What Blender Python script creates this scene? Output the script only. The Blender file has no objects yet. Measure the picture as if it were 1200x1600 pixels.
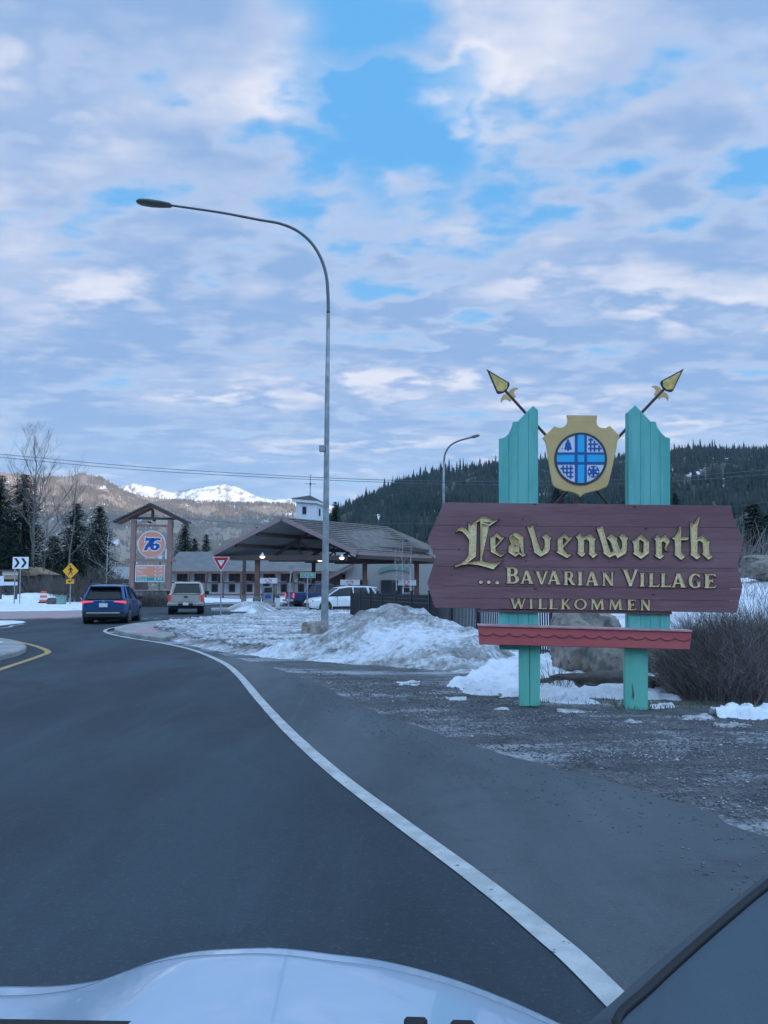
import bpy, bmesh, math, random
import numpy as np
from mathutils import Vector, Matrix, noise
from mathutils.geometry import tessellate_polygon
R = math.radians
rnd = random.Random(7)
C = bpy.context.scene.collection
sc = bpy.context.scene

# ---------------------------------------------------------------- camera
FPX = 1155.0
PITCH = math.atan(122.0 / FPX)
CAMH = 1.45
cam = bpy.data.cameras.new('camera'); camo = bpy.data.objects.new('camera', cam); C.objects.link(camo)
cam.sensor_fit = 'VERTICAL'; cam.sensor_height = 36.0; cam.lens = 36.0 * FPX / 1600.0
cam.clip_start = 0.05; cam.clip_end = 30000
camo.location = (0, 0, CAMH); camo.rotation_euler = (R(90) + PITCH, 0, 0)
sc.camera = camo

# ---------------------------------------------------------------- light
SUN_EL = 4.0
SUN_AZ = R(150)            # clockwise from +Y: the sun stands behind and to the right of the camera
sundir = Vector((math.sin(SUN_AZ) * math.cos(R(SUN_EL)), math.cos(SUN_AZ) * math.cos(R(SUN_EL)), math.sin(R(SUN_EL))))
sl = bpy.data.lights.new('sun', 'SUN'); sl.energy = 5.0; sl.angle = R(0.5); sl.color = (1.0, 0.74, 0.46)
slo = bpy.data.objects.new('sun', sl); C.objects.link(slo)
slo.rotation_euler = sundir.to_track_quat('Z', 'Y').to_euler()
slo.location = (0, 0, 60)
sc.view_settings.view_transform = 'Standard'; sc.view_settings.look = 'None'
sc.view_settings.gamma = 1; sc.view_settings.use_curve_mapping = False
sc.view_settings.exposure = 0.48
sc.cycles.max_bounces = 6; sc.cycles.diffuse_bounces = 3; sc.cycles.glossy_bounces = 3
sc.cycles.volume_bounces = 1; sc.cycles.transparent_max_bounces = 8

def ray(px, py):
    x = (px - 600) / FPX; y = (800 - py) / FPX
    cp, sp = math.cos(PITCH), math.sin(PITCH)
    return Vector((x, cp - y * sp, sp + y * cp))
def at(px, py, D):
    d = ray(px, py); t = D / d.y
    return Vector((d.x * t, D, CAMH + d.z * t))
def G(px, py, z=0.0):
    d = ray(px, py); t = (z - CAMH) / d.z
    return Vector((d.x * t, d.y * t, z))

# ---------------------------------------------------------------- world
def nt(tree, typ, **kw):
    n = tree.nodes.new(typ)
    for k, v in kw.items(): setattr(n, k, v)
    return n
class NB:
    """tiny node-graph writer"""
    def __init__(s, tree): s.t = tree
    def _in(s, sock, v):
        if v is None: return
        if isinstance(v, bpy.types.NodeSocket): s.t.links.new(v, sock)
        else:
            try: sock.default_value = v
            except Exception: sock.default_value = (*v, 1.0)
    def math(s, op, a, b=None, c=None, clamp=False):
        n = nt(s.t, 'ShaderNodeMath', operation=op, use_clamp=clamp)
        s._in(n.inputs[0], a); s._in(n.inputs[1], b); s._in(n.inputs[2], c); return n.outputs[0]
    def vmath(s, op, a, b=None):
        n = nt(s.t, 'ShaderNodeVectorMath', operation=op)
        s._in(n.inputs[0], a); s._in(n.inputs[1], b)
        return n.outputs['Value'] if op in ('DOT_PRODUCT', 'LENGTH', 'DISTANCE') else n.outputs[0]
    def noise(s, vec, scale, detail=6, rough=.55, lac=2.0, dist=0.0, dim='3D'):
        n = nt(s.t, 'ShaderNodeTexNoise', noise_dimensions=dim)
        s._in(n.inputs['Vector'], vec); n.inputs['Scale'].default_value = scale
        n.inputs['Detail'].default_value = detail; n.inputs['Roughness'].default_value = rough
        n.inputs['Lacunarity'].default_value = lac; n.inputs['Distortion'].default_value = dist
        return n.outputs['Fac']
    def voro(s, vec, scale, feature='F1'):
        n = nt(s.t, 'ShaderNodeTexVoronoi', feature=feature)
        s._in(n.inputs['Vector'], vec); n.inputs['Scale'].default_value = scale
        return n.outputs['Distance'], n.outputs.get('Color')
    def step(s, v, a, b, o0=0.0, o1=1.0):
        n = nt(s.t, 'ShaderNodeMapRange', interpolation_type='SMOOTHSTEP')
        s._in(n.inputs['Value'], v)
        n.inputs['From Min'].default_value = a; n.inputs['From Max'].default_value = b
        n.inputs['To Min'].default_value = o0; n.inputs['To Max'].default_value = o1
        return n.outputs[0]
    def mix(s, f, a, b, mode='MIX'):
        n = nt(s.t, 'ShaderNodeMix', data_type='RGBA', blend_type=mode)
        s._in(n.inputs[0], f); s._in(n.inputs[6], a); s._in(n.inputs[7], b); return n.outputs[2]
    def mapping(s, vec, loc=(0, 0, 0), rot=(0, 0, 0), scale=(1, 1, 1)):
        n = nt(s.t, 'ShaderNodeMapping'); s._in(n.inputs[0], vec)
        n.inputs[1].default_value = loc; n.inputs[2].default_value = rot; n.inputs[3].default_value = scale
        return n.outputs[0]

world = bpy.data.worlds.new('World'); sc.world = world; world.use_nodes = True
wt = world.node_tree; wt.nodes.clear(); b = NB(wt)
STR = 0.1
tc = nt(wt, 'ShaderNodeTexCoord').outputs['Generated']
sep = nt(wt, 'ShaderNodeSeparateXYZ'); wt.links.new(tc, sep.inputs[0])
zz = b.math('ADD', b.math('MAXIMUM', sep.outputs[2], 0.0), 0.11)
com = nt(wt, 'ShaderNodeCombineXYZ')
wt.links.new(b.math('DIVIDE', sep.outputs[0], zz), com.inputs[0])
wt.links.new(b.math('DIVIDE', sep.outputs[1], zz), com.inputs[1])
pl = com.outputs[0]
# cloud deck: big banks, rows of smaller puffs, wispy detail
plr = b.mapping(pl, loc=(3.1, 1.7, 0), rot=(0, 0, R(-8)), scale=(.62, 1.0, 1))
n1 = b.noise(plr, 1.9, 7, .54, dist=.2)
n2 = b.noise(b.mapping(pl, loc=(7.7, 2.2, 0), rot=(0, 0, R(-12)), scale=(.72, 1.0, 1)), 6.4, 4, .50, dist=.0)
n3 = b.noise(b.mapping(pl, loc=(1.7, 9.2, 4)), 1.0, 3, .5)
dens = b.math('ADD', b.math('MULTIPLY', n1, .42), b.math('MULTIPLY', n2, .58))
def hole(px, py, r0, r1, amt):
    h = ray(px, py).normalized()
    wob = b.math('MULTIPLY', b.math('SUBTRACT', n2, .5), .06)
    d = b.math('ADD', b.vmath('DOT_PRODUCT', tc, tuple(h)), wob)
    return b.step(d, math.cos(R(r1)), math.cos(R(r0)), 0.0, amt)
hs = b.math('ADD', hole(540, -30, 0, 9, .075), hole(600, 200, 0, 7, .07))
hs = b.math('SUBTRACT', hs, hole(170, 60, 0, 14, .01))
hs = b.math('ADD', hs, hole(730, 545, 1, 6, -.03))
dens = b.math('SUBTRACT', dens, hs)
dens = b.math('ADD', dens, b.step(sep.outputs[2], .22, .52, .050, 0.0))
cov = b.step(dens, .385, .505)
core = b.step(dens, .45, .57)
light = b.step(b.noise(b.mapping(pl, loc=(4, 4, 1), rot=(0, 0, R(-10)), scale=(.6, 1, 1)), 2.2, 5, .55), .42, .66)
sunside = b.step(b.vmath('DOT_PRODUCT', tc, tuple(sundir)), -.5, 1.0, 0.0, 1.0)
sky = nt(wt, 'ShaderNodeTexSky', sky_type='NISHITA', sun_disc=False, sun_elevation=R(SUN_EL), sun_rotation=SUN_AZ)
sky.air_density = 1.0; sky.dust_density = .6; sky.ozone_density = 1.5; sky.altitude = 350
elev = b.step(sep.outputs[2], 0.0, .55)
clearc = b.mix(elev, (.30 / STR, .50 / STR, .70 / STR), (.10 / STR, .355 / STR, .70 / STR))
clearc = b.mix(.12, clearc, sky.outputs[0])
shade = (.205 / STR, .325 / STR, .54 / STR)
lit = (.60 / STR, .61 / STR, .68 / STR)
lf = b.math('ADD', b.math('MULTIPLY', b.math('SUBTRACT', 1.0, core), .42), b.math('MULTIPLY', b.math('MULTIPLY', light, b.step(n2, .42, .60)), 1.05), clamp=True)
cl = b.mix(lf, shade, lit)
low = b.step(sep.outputs[2], 0.02, .30, .60, 0.0)
cl = b.mix(low, cl, (.31 / STR, .46 / STR, .63 / STR))
col = b.mix(cov, clearc, cl)
col = b.mix(sunside, col, b.mix(1.0, col, (2.3, 2.8, 3.1), 'MULTIPLY'))
bg = nt(wt, 'ShaderNodeBackground'); bg.inputs[1].default_value = STR
wt.links.new(col, bg.inputs[0])
wo = nt(wt, 'ShaderNodeOutputWorld'); wt.links.new(bg.outputs[0], wo.inputs[0])

# ---------------------------------------------------------------- materials
M = {}
def mat(name, col, rough=.7, metal=0.0, spec=.5, vary=0.0, vscale=6.0, col2=None, bump=0.0, bscale=40.0, emit=None, estr=0.0,
        stretch=(1, 1, 1), coat=0.0, fleck=None, fscale=40, famt=.2, detail=6):
    m = bpy.data.materials.new(name); m.use_nodes = True
    t = m.node_tree; bs = t.nodes['Principled BSDF']; nb = NB(t)
    co = nt(t, 'ShaderNodeTexCoord').outputs['Object']
    if stretch != (1, 1, 1): co = nb.mapping(co, scale=stretch)
    c = (*col, 1.0)
    out = None
    if vary or col2:
        n = nb.step(nb.noise(co, vscale, detail, .62), .36, .64)
        c2 = col2 if col2 else tuple(x * (1 - vary) for x in col)
        out = nb.mix(n, c, (*c2, 1.0))
    if fleck:
        f = nb.step(nb.noise(co, fscale, 3, .7), .60 - famt * .2, .66 - famt * .2)
        out = nb.mix(f, out if out else c, (*fleck, 1.0))
    if out: t.links.new(out, bs.inputs['Base Color'])
    else: bs.inputs['Base Color'].default_value = c
    bs.inputs['Roughness'].default_value = rough; bs.inputs['Metallic'].default_value = metal
    bs.inputs['Specular IOR Level'].default_value = spec
    bs.inputs['Coat Weight'].default_value = coat
    if bump:
        bn = nt(t, 'ShaderNodeBump'); bn.inputs['Strength'].default_value = bump; bn.inputs['Distance'].default_value = .02
        t.links.new(nb.noise(co, bscale, 5, .6), bn.inputs['Height']); t.links.new(bn.outputs[0], bs.inputs['Normal'])
    if emit:
        bs.inputs['Emission Color'].default_value = (*emit, 1); bs.inputs['Emission Strength'].default_value = estr
    M[name] = m
    return m

def asphalt(name, base, light, patch, streak=.5, agg=.35):
    m = bpy.data.materials.new(name); m.use_nodes = True
    t = m.node_tree; bs = t.nodes['Principled BSDF']; nb = NB(t)
    co = nt(t, 'ShaderNodeTexCoord').outputs['Object']
    big = nb.step(nb.noise(nb.mapping(co, rot=(0, 0, R(20)), scale=(1, .3, 1)), .55, 5, .6), .35, .68)
    c = nb.mix(nb.math('MULTIPLY', big, streak), base, light)
    p = nb.step(nb.noise(co, .23, 6, .65, dist=.6), .52, .62)
    c = nb.mix(nb.math('MULTIPLY', p, .55), c, patch)
    st = nb.step(nb.noise(nb.mapping(co, rot=(0, 0, R(24)), scale=(2.6, .22, 1)), 1.3, 7, .7), .50, .72)
    c = nb.mix(nb.math('MULTIPLY', st, streak * .55), c, light)
    md = nb.noise(co, 9, 6, .75)
    c = nb.mix(nb.step(md, .52, .70, 0, agg * .8), c, light)
    c = nb.mix(nb.step(md, .30, .46, agg * 1.2, 0), c, patch)
    g = nb.noise(co, 55, 5, .85)
    c = nb.mix(nb.step(g, .55, .70, 0, agg), c, (.36, .38, .39, 1))
    c = nb.mix(nb.step(g, .30, .45, agg * 1.4, 0), c, (.010, .012, .014, 1))
    # hairline cracks
    vd, _ = nb.voro(nb.vmath('ADD', co, nb.vmath('SCALE', co, None)), .45, 'DISTANCE_TO_EDGE') if False else nb.voro(co, .38, 'DISTANCE_TO_EDGE')
    t.links.new(c, bs.inputs['Base Color'])
    bs.inputs['Roughness'].default_value = .78; bs.inputs['Specular IOR Level'].default_value = .35
    bn = nt(t, 'ShaderNodeBump'); bn.inputs['Strength'].default_value = .55; bn.inputs['Distance'].default_value = .012
    t.links.new(nb.noise(co, 70, 6, .75), bn.inputs['Height']); t.links.new(bn.outputs[0], bs.inputs['Normal'])
    M[name] = m
asphalt('asphalt', (.023, .037, .048, 1), (.052, .073, .090, 1), (.017, .028, .038, 1), .75, .22)
asphalt('shoulder', (.062, .078, .088, 1), (.125, .145, .155, 1), (.040, .052, .062, 1), .8, .3)

def groundmat(name, a, bb, snow, thr0, thr1, sc1=.8, sc2=14., snowc=(.74, .78, .83, 1), bump=.8, rocks=60):
    m = bpy.data.materials.new(name); m.use_nodes = True
    t = m.node_tree; bs = t.nodes['Principled BSDF']; nb = NB(t)
    co = nt(t, 'ShaderNodeTexCoord').outputs['Object']
    c = nb.mix(nb.step(nb.noise(co, 3.1, 7, .7), .35, .65), a, bb)
    g = nb.noise(co, rocks, 4, .8)
    c = nb.mix(nb.step(g, .52, .70, 0, .45), c, (.40, .40, .40, 1))
    c = nb.mix(nb.step(g, .30, .45, .7, 0), c, (.03, .03, .03, 1))
    s = nb.math('ADD', nb.math('MULTIPLY', nb.noise(nb.mapping(co, scale=(.45, 1.3, 1)), sc1, 8, .62), .65),
                nb.math('MULTIPLY', nb.noise(co, sc2, 5, .7), .35))
    c = nb.mix(nb.step(s, thr0, thr1, 0, snow), c, snowc)
    t.links.new(c, bs.inputs['Base Color']); bs.inputs['Roughness'].default_value = .85
    bs.inputs['Specular IOR Level'].default_value = .3
    bn = nt(t, 'ShaderNodeBump'); bn.inputs['Strength'].default_value = bump; bn.inputs['Distance'].default_value = .03
    t.links.new(nb.noise(co, 38, 6, .75), bn.inputs['Height']); t.links.new(bn.outputs[0], bs.inputs['Normal'])
    M[name] = m
groundmat('dirt', (.085, .082, .075, 1), (.15, .145, .135, 1), .75, .50, .60)
groundmat('gravel', (.070, .078, .082, 1), (.14, .148, .15, 1), .42, .50, .60, .9, 22, rocks=110)
groundmat('snow', (.62, .66, .70, 1), (.86, .89, .93, 1), .9, .40, .56, 1.3, 7, (.84, .87, .92, 1), .5, 9)
groundmat('dirty_snow', (.19, .185, .17, 1), (.42, .42, .41, 1), .9, .44, .575, .62, 7.5, (.80, .84, .88, 1), .9, 26)
groundmat('mountain', (.07, .068, .058, 1), (.16, .125, .09, 1), .0, .5, .6)

def hillmat(name, a, bb, scale, s0, s1, amt, slope=False):
    m = bpy.data.materials.new(name); m.use_nodes = True
    t = m.node_tree; bs = t.nodes['Principled BSDF']; nb = NB(t)
    co = nt(t, 'ShaderNodeTexCoord').outputs['Object']
    c = nb.mix(nb.step(nb.noise(co, scale, 8, .65), .35, .65), a, bb)
    s = nb.noise(nb.mapping(co, scale=(1, .4, 1)), scale * 1.7, 9, .68)
    c = nb.mix(nb.step(s, s0, s1, 0, amt), c, (.82, .84, .88, 1))
    t.links.new(c, bs.inputs['Base Color']); bs.inputs['Roughness'].default_value = .9
    bs.inputs['Specular IOR Level'].default_value = .1
    M[name] = m
hillmat('hill', (.06, .065, .055, 1), (.13, .115, .09, 1), .02, .585, .62, .85)
hillmat('mountain', (.29, .22, .155, 1), (.42, .28, .18, 1), .006, .56, .60, .9)  # dry forest tan, warmed further so the slopes look sunlit
hillmat('snow_peak', (.20, .18, .16, 1), (.42, .40, .38, 1), .012, .40, .54, .8)

mat('conifer', (.034, .062, .040), .9, vary=.5, vscale=3, spec=.1)
mat('conifer_far', (.028, .048, .044), .95, col2=(.055, .068, .055), vscale=.02, spec=.05)  # bluish cast of distant haze mixed into the needle colour
mat('conifer_warm', (.17, .14, .085), .95, col2=(.27, .19, .11), vscale=.01, spec=.05)
mat('bark', (.13, .115, .10), .9, vary=.4, vscale=8, spec=.1)
mat('pale_bark', (.19, .18, .16), .85, vary=.4, vscale=6, spec=.2)
mat('birch_bark', (.62, .60, .57), .7, vary=.5, vscale=9, fleck=(.08, .07, .06), fscale=7)
mat('twig', (.12, .105, .10), .9, col2=(.18, .15, .13), vscale=2.5, spec=.1)
mat('twig_brush', (.22, .20, .195), .9, col2=(.34, .30, .28), vscale=2.0, spec=.1)
mat('teal', (.105, .43, .37), .68, col2=(.17, .53, .46), vscale=5, stretch=(1, 1, .15), bump=.3, bscale=30, fleck=(.07, .22, .19), fscale=11, famt=-.55)
mat('teal_worn', (.12, .46, .35), .75, col2=(.16, .53, .41), vscale=5, stretch=(1, 1, .2), bump=.4, bscale=30, fleck=(.13, .09, .06), fscale=6, famt=-.2)
mat('maroon', (.205, .092, .10), .72, col2=(.265, .135, .142), vscale=3, stretch=(.2, 1, 1), bump=.5, bscale=22, fleck=(.09, .05, .07), fscale=9, famt=-.6)
mat('red_paint', (.48, .085, .09), .6, col2=(.55, .12, .11), vscale=4, stretch=(.2, 1, 1), bump=.2, bscale=22)
mat('red_trim', (.20, .035, .045), .6)
mat('pink_edge', (.62, .33, .33), .6, vary=.3)
mat('gold_leaf', (.98, .77, .42), .38, metal=.1, vary=.25, vscale=30, bump=.25, bscale=60)
mat('gold_tan', (.68, .44, .17), .55, col2=(.74, .50, .22), vscale=4, bump=.12, bscale=60, fleck=(.3, .14, .06), fscale=16, famt=-.5)
mat('gold_head', (.90, .62, .18), .5, vary=.35, vscale=14)
mat('letter_edge', (.018, .022, .05), .5)
mat('iron_dark', (.05, .04, .045), .55, vary=.3)
mat('spear_shaft', (.075, .05, .045), .5, vary=.3)
mat('crest_white', (.78, .80, .86), .5, vary=.08)
mat('crest_navy', (.02, .10, .35), .45)
mat('crest_cyan', (.03, .50, .82), .45, vary=.1)
mat('crest_rim', (.05, .06, .075), .5)
mat('line_white', (.52, .54, .52), .65, col2=(.38, .40, .39), vscale=5, fleck=(.11, .125, .135), fscale=26, famt=-.2)
mat('line_yellow', (.50, .34, .13), .65, vary=.35, vscale=9)
mat('concrete', (.36, .36, .35), .8, vary=.3, vscale=1.5, bump=.2, bscale=20)
mat('red_concrete', (.36, .23, .225), .8, vary=.25, vscale=1.2, col2=(.40, .33, .33))
mat('galvanised', (.36, .39, .40), .5, metal=.4, vary=.35, vscale=3)
mat('pole_dark', (.13, .155, .17), .45, metal=.3, vary=.2)
mat('lamp_body', (.12, .14, .11), .5, vary=.2)
mat('sign_white', (.75, .75, .75), .5)
mat('sign_black', (.012, .012, .014), .5)
mat('sign_red', (.50, .012, .025), .4)
mat('sign_yellow', (.85, .38, .015), .4)
mat('sign_green', (.01, .22, .14), .4)
mat('orange', (.85, .14, .05), .5)
mat('cream', (.62, .56, .45), .8, vary=.15)
mat('tan_wood', (.42, .29, .17), .8, vary=.3)
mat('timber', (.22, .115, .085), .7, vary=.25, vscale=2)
mat('timber_pink', (.36, .21, .17), .7, vary=.2, vscale=1)
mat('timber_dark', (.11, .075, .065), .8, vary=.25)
mat('soffit', (.50, .50, .48), .85, vary=.2, vscale=.6)
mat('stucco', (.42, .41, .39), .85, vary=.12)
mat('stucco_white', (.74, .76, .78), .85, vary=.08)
mat('shingle', (.16, .145, .13), .9, col2=(.22, .20, .18), vscale=1.5, spec=.2)
mat('shingle_grey', (.17, .175, .175), .9, col2=(.22, .22, .21), vscale=.8, spec=.2)
mat('shingle_dark', (.09, .09, .085), .9, vary=.3)
mat('fascia', (.36, .25, .24), .7, vary=.15)
mat('window_glass', (.03, .04, .05), .12, spec=.7)
mat('iron_black', (.012, .016, .022), .45)
mat('boulder', (.36, .31, .25), .85, col2=(.14, .135, .13), vscale=3.2, bump=1.0, bscale=14, fleck=(.09, .085, .08), fscale=7, famt=-.1)
mat('boulder_dark', (.085, .075, .068), .9, col2=(.13, .12, .11), vscale=2.5, bump=.8, bscale=14)
mat('cobble', (.58, .59, .60), .85, col2=(.33, .33, .33), vscale=1.2)
mat('pebble', (.20, .205, .21), .85, col2=(.09, .095, .10), vscale=2)
mat('ice_chunk', (.50, .53, .55), .7, vary=.45, vscale=2)
mat('paint_blue', (.018, .085, .22), .3, metal=.3, coat=.5)
mat('paint_silver', (.50, .46, .40), .35, metal=.35, coat=.4)
mat('paint_white', (.75, .76, .77), .3, coat=.5)
mat('paint_darkblue', (.008, .03, .11), .35, coat=.4)
mat('plastic_black', (.018, .019, .021), .6)
mat('glass_dark', (.010, .013, .016), .2, spec=.35)
mat('tyre', (.015, .015, .016), .85)
mat('rim', (.18, .19, .2), .4, metal=.6)
mat('chrome', (.55, .56, .58), .25, metal=.8)
mat('tail_red', (.45, .01, .015), .3, emit=(1.0, .06, .09), estr=1.0)
mat('tail_red_off', (.45, .02, .03), .3, emit=(1.0, .06, .08), estr=.18)
mat('plate', (.7, .71, .72), .5)
mat('sign_orange', (.80, .32, .20), .45, vary=.08)
mat('sign_teal', (.02, .35, .33), .45)
mat('logo_blue', (.01, .08, .32), .4)
mat('logo_red', (.70, .05, .04), .4)
mat('lit_lamp', (.9, .8, .6), .5, emit=(1.0, .86, .6), estr=2.5)
mat('utility_green', (.20, .36, .30), .7, vary=.2)
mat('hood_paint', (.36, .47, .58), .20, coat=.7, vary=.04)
mat('hood_trim', (.30, .40, .50), .35, vary=.1)
mat('pillar', (.055, .085, .11), .6, vary=.15, bump=.1, bscale=200)
mat('seal', (.006, .007, .009), .6)
mat('wire', (.10, .12, .14), .6)
mat('grass_dry', (.15, .16, .09), .9, col2=(.10, .10, .06), vscale=2)

# ---------------------------------------------------------------- object helpers
W = {}
def tag(o, label=None, cat=None, group=None, kind=None):
    if label: o['label'] = label
    if cat: o['category'] = cat
    if group: o['group'] = group
    if kind: o['kind'] = kind
    return o
def thing(name, label, cat, loc=(0, 0, 0), rz=0.0, group=None):
    o = bpy.data.objects.new(name, None); C.objects.link(o)
    o.empty_display_size = .2
    o.location = loc; o.rotation_euler = (0, 0, rz)
    W[o.name] = Matrix.Translation(Vector(loc)) @ Matrix.Rotation(rz, 4, 'Z')
    return tag(o, label, cat, group)
def mesh(name, V, F, m, parent=None, local=False, smooth=False, bevel=0.0, recalc=True):
    me = bpy.data.meshes.new(name)
    V = [tuple(v) for v in V]
    if parent is not None and not local:
        inv = W[parent.name].inverted(); V = [tuple(inv @ Vector(v)) for v in V]
    me.from_pydata(V, [], F)
    if recalc:
        bm = bmesh.new(); bm.from_mesh(me)
        bmesh.ops.recalc_face_normals(bm, faces=bm.faces); bm.to_mesh(me); bm.free()
    me.materials.append(M[m] if isinstance(m, str) else m)
    if smooth: me.polygons.foreach_set('use_smooth', [True] * len(me.polygons))
    o = bpy.data.objects.new(name, me); C.objects.link(o)
    if parent is not None: o.parent = parent; W[o.name] = W[parent.name]
    else: W[o.name] = Matrix.Identity(4)
    if bevel:
        md = o.modifiers.new('bevel', 'BEVEL'); md.width = bevel; md.segments = 1; md.limit_method = 'ANGLE'
    return o
def npmesh(name, V, F, m, parent=None, smooth=False):
    """fast mesh of equal sized faces from numpy arrays"""
    me = bpy.data.meshes.new(name); V = np.asarray(V, np.float32); F = np.asarray(F, np.int32)
    k = F.shape[1]
    me.vertices.add(len(V)); me.vertices.foreach_set('co', V.ravel())
    me.loops.add(F.size); me.loops.foreach_set('vertex_index', F.ravel())
    me.polygons.add(len(F)); me.polygons.foreach_set('loop_start', np.arange(0, F.size, k, dtype=np.int32))
    me.polygons.foreach_set('loop_total', np.full(len(F), k, np.int32))
    if smooth: me.polygons.foreach_set('use_smooth', np.ones(len(F), bool))
    me.update(calc_edges=True); me.validate()
    me.materials.append(M[m])
    o = bpy.data.objects.new(name, me); C.objects.link(o)
    if parent is not None:
        o.parent = parent; o.matrix_parent_inverse = W[parent.name].inverted()
        W[o.name] = W[parent.name]
    else: W[o.name] = Matrix.Identity(4)
    return o

class MB:
    def __init__(s): s.V = []; s.F = []
    def add(s, V, F):
        n = len(s.V); s.V += [Vector(v) for v in V]; s.F += [tuple(i + n for i in f) for f in F]; return s
    def box(s, c, size, rz=0.0, mat4=None):
        x, y, z = [q / 2 for q in size]
        V = [Vector((a * x, bb * y, cc * z)) for cc in (-1, 1) for bb in (-1, 1) for a in (-1, 1)]
        m4 = mat4 if mat4 is not None else Matrix.Rotation(rz, 4, 'Z')
        V = [m4 @ v + Vector(c) for v in V]
        return s.add(V, [(0, 1, 3, 2), (4, 6, 7, 5), (0, 4, 5, 1), (2, 3, 7, 6), (0, 2, 6, 4), (1, 5, 7, 3)])
    def bar(s, a, c, w, h, up=(0, 0, 1)):
        """rectangular bar from a to c: w across, h along up"""
        a = Vector(a); c = Vector(c); d = (c - a).normalized(); u = Vector(up)
        sd = d.cross(u)
        if sd.length < 1e-4: sd = d.cross(Vector((1, 0, 0)))
        sd.normalize(); uu = sd.cross(d).normalized()
        V = []
        for p in (a, c):
            for i, j in ((-1, -1), (1, -1), (1, 1), (-1, 1)): V.append(p + sd * (i * w / 2) + uu * (j * h / 2))
        return s.add(V, [(0, 1, 2, 3), (7, 6, 5, 4), (0, 4, 5, 1), (1, 5, 6, 2), (2, 6, 7, 3), (3, 7, 4, 0)])
    def tube(s, pts, rad, n=8, cap=True):
        pts = [Vector(p) for p in pts]; k = len(pts)
        if not hasattr(rad, '__len__'): rad = [rad] * k
        V = []; F = []
        prev = None
        for i, p in enumerate(pts):
            d = (pts[min(i + 1, k - 1)] - pts[max(i - 1, 0)])
            d = d.normalized() if d.length > 0 else Vector((0, 0, 1))
            if prev is None:
                a = d.orthogonal().normalized()
            else:
                a = prev - d * prev.dot(d)
                a = a.normalized() if a.length > 1e-5 else d.orthogonal().normalized()
            prev = a; c = d.cross(a)
            for j in range(n):
                t = 2 * math.pi * j / n
                V.append(p + (a * math.cos(t) + c * math.sin(t)) * rad[i])
        for i in range(k - 1):
            for j in range(n):
                F.append((i * n + j, i * n + (j + 1) % n, (i + 1) * n + (j + 1) % n, (i + 1) * n + j))
        if cap:
            F.append(tuple(range(n))); F.append(tuple(range((k - 1) * n, k * n)))
        return s.add(V, F)
    def prism(s, poly, fn, n0, n1, holes=()):
        """extruded 2d outline (with holes); fn(u, v, n) -> point"""
        loops = [list(poly)] + [list(h) for h in holes]
        tri = tessellate_polygon([[Vector((p[0], p[1], 0)) for p in l] for l in loops])
        flat = [p for l in loops for p in l]; k = len(flat)
        V = [fn(p[0], p[1], n1) for p in flat] + [fn(p[0], p[1], n0) for p in flat]
        F = [tuple(t) for t in tri] + [tuple(i + k for i in reversed(t)) for t in tri]
        o = 0
        for l in loops:
            m_ = len(l)
            for i in range(m_):
                a = o + i; c = o + (i + 1) % m_
                F.append((a, c, c + k, a + k))
            o += m_
        return s.add(V, F)
    def build(s, name, m, parent=None, **kw): return mesh(name, s.V, s.F, m, parent, **kw)

def copy_tree(o, parent=None):
    c = o.copy(); C.objects.link(c)
    if parent is not None: c.parent = parent
    for ch in o.children: copy_tree(ch, c)
    return c

def poly_inset(poly, d, grow=False, others=()):
    """miter offset of a closed polygon to its inside (or outside), clamped by local width"""
    n = len(poly); P = [Vector(p[:2]) for p in poly]
    area = sum(P[i].x * P[(i + 1) % n].y - P[(i + 1) % n].x * P[i].y for i in range(n))
    sgn = 1 if area > 0 else -1
    if grow: sgn = -sgn
    segs = []
    if not grow:
        for L in [poly] + list(others):
            for i in range(len(L)): segs.append((Vector(L[i][:2]), Vector(L[(i + 1) % len(L)][:2])))
    out = []
    for i in range(n):
        a = P[i - 1]; p = P[i]; c = P[(i + 1) % n]
        d1 = (p - a).normalized(); d2 = (c - p).normalized()
        n1 = Vector((-d1.y, d1.x)) * sgn; n2 = Vector((-d2.y, d2.x)) * sgn
        bis = n1 + n2
        if bis.length < .15: bis = n1
        bis.normalize()
        k = min(1 / max(bis.dot(n1), .35), 2.2)
        dd = d * k
        if not grow:
            q0 = p + bis * 1e-5
            for s0, s1 in segs:   # distance to the opposite side
                e = s1 - s0; den = bis.x * e.y - bis.y * e.x
                if abs(den) < 1e-12: continue
                w = s0 - q0
                tt = (w.x * e.y - w.y * e.x) / den; uu = (w.x * bis.y - w.y * bis.x) / den
                if tt > 1e-4 and -.02 <= uu <= 1.02: dd = min(dd, tt * .46)
        out.append((p.x + bis.x * dd, p.y + bis.y * dd))
    return out

def inpoly(x, y, P):
    r = np.zeros(x.shape, bool); n = len(P)
    for i in range(n):
        x0, y0 = P[i][:2]; x1, y1 = P[(i + 1) % n][:2]
        if y0 == y1: continue
        c = ((y0 > y) != (y1 > y)) & (x < (x1 - x0) * (y - y0) / (y1 - y0) + x0)
        r ^= c
    return r
def edgedist(x, y, P):
    d = np.full(x.shape, 1e9); n = len(P)
    for i in range(n):
        x0, y0 = P[i][:2]; x1, y1 = P[(i + 1) % n][:2]
        dx, dy = x1 - x0, y1 - y0; L = dx * dx + dy * dy + 1e-12
        t = np.clip(((x - x0) * dx + (y - y0) * dy) / L, 0, 1)
        d = np.minimum(d, np.hypot(x - x0 - t * dx, y - y0 - t * dy))
    return d
def smooth_poly(P, it=2):
    P = [Vector(p[:2]) for p in P]
    for _ in range(it):
        Q = []
        for i in range(len(P)):
            a = P[i]; c = P[(i + 1) % len(P)]
            Q += [a * .75 + c * .25, a * .25 + c * .75]
        P = Q
    return [(p.x, p.y) for p in P]
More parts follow.
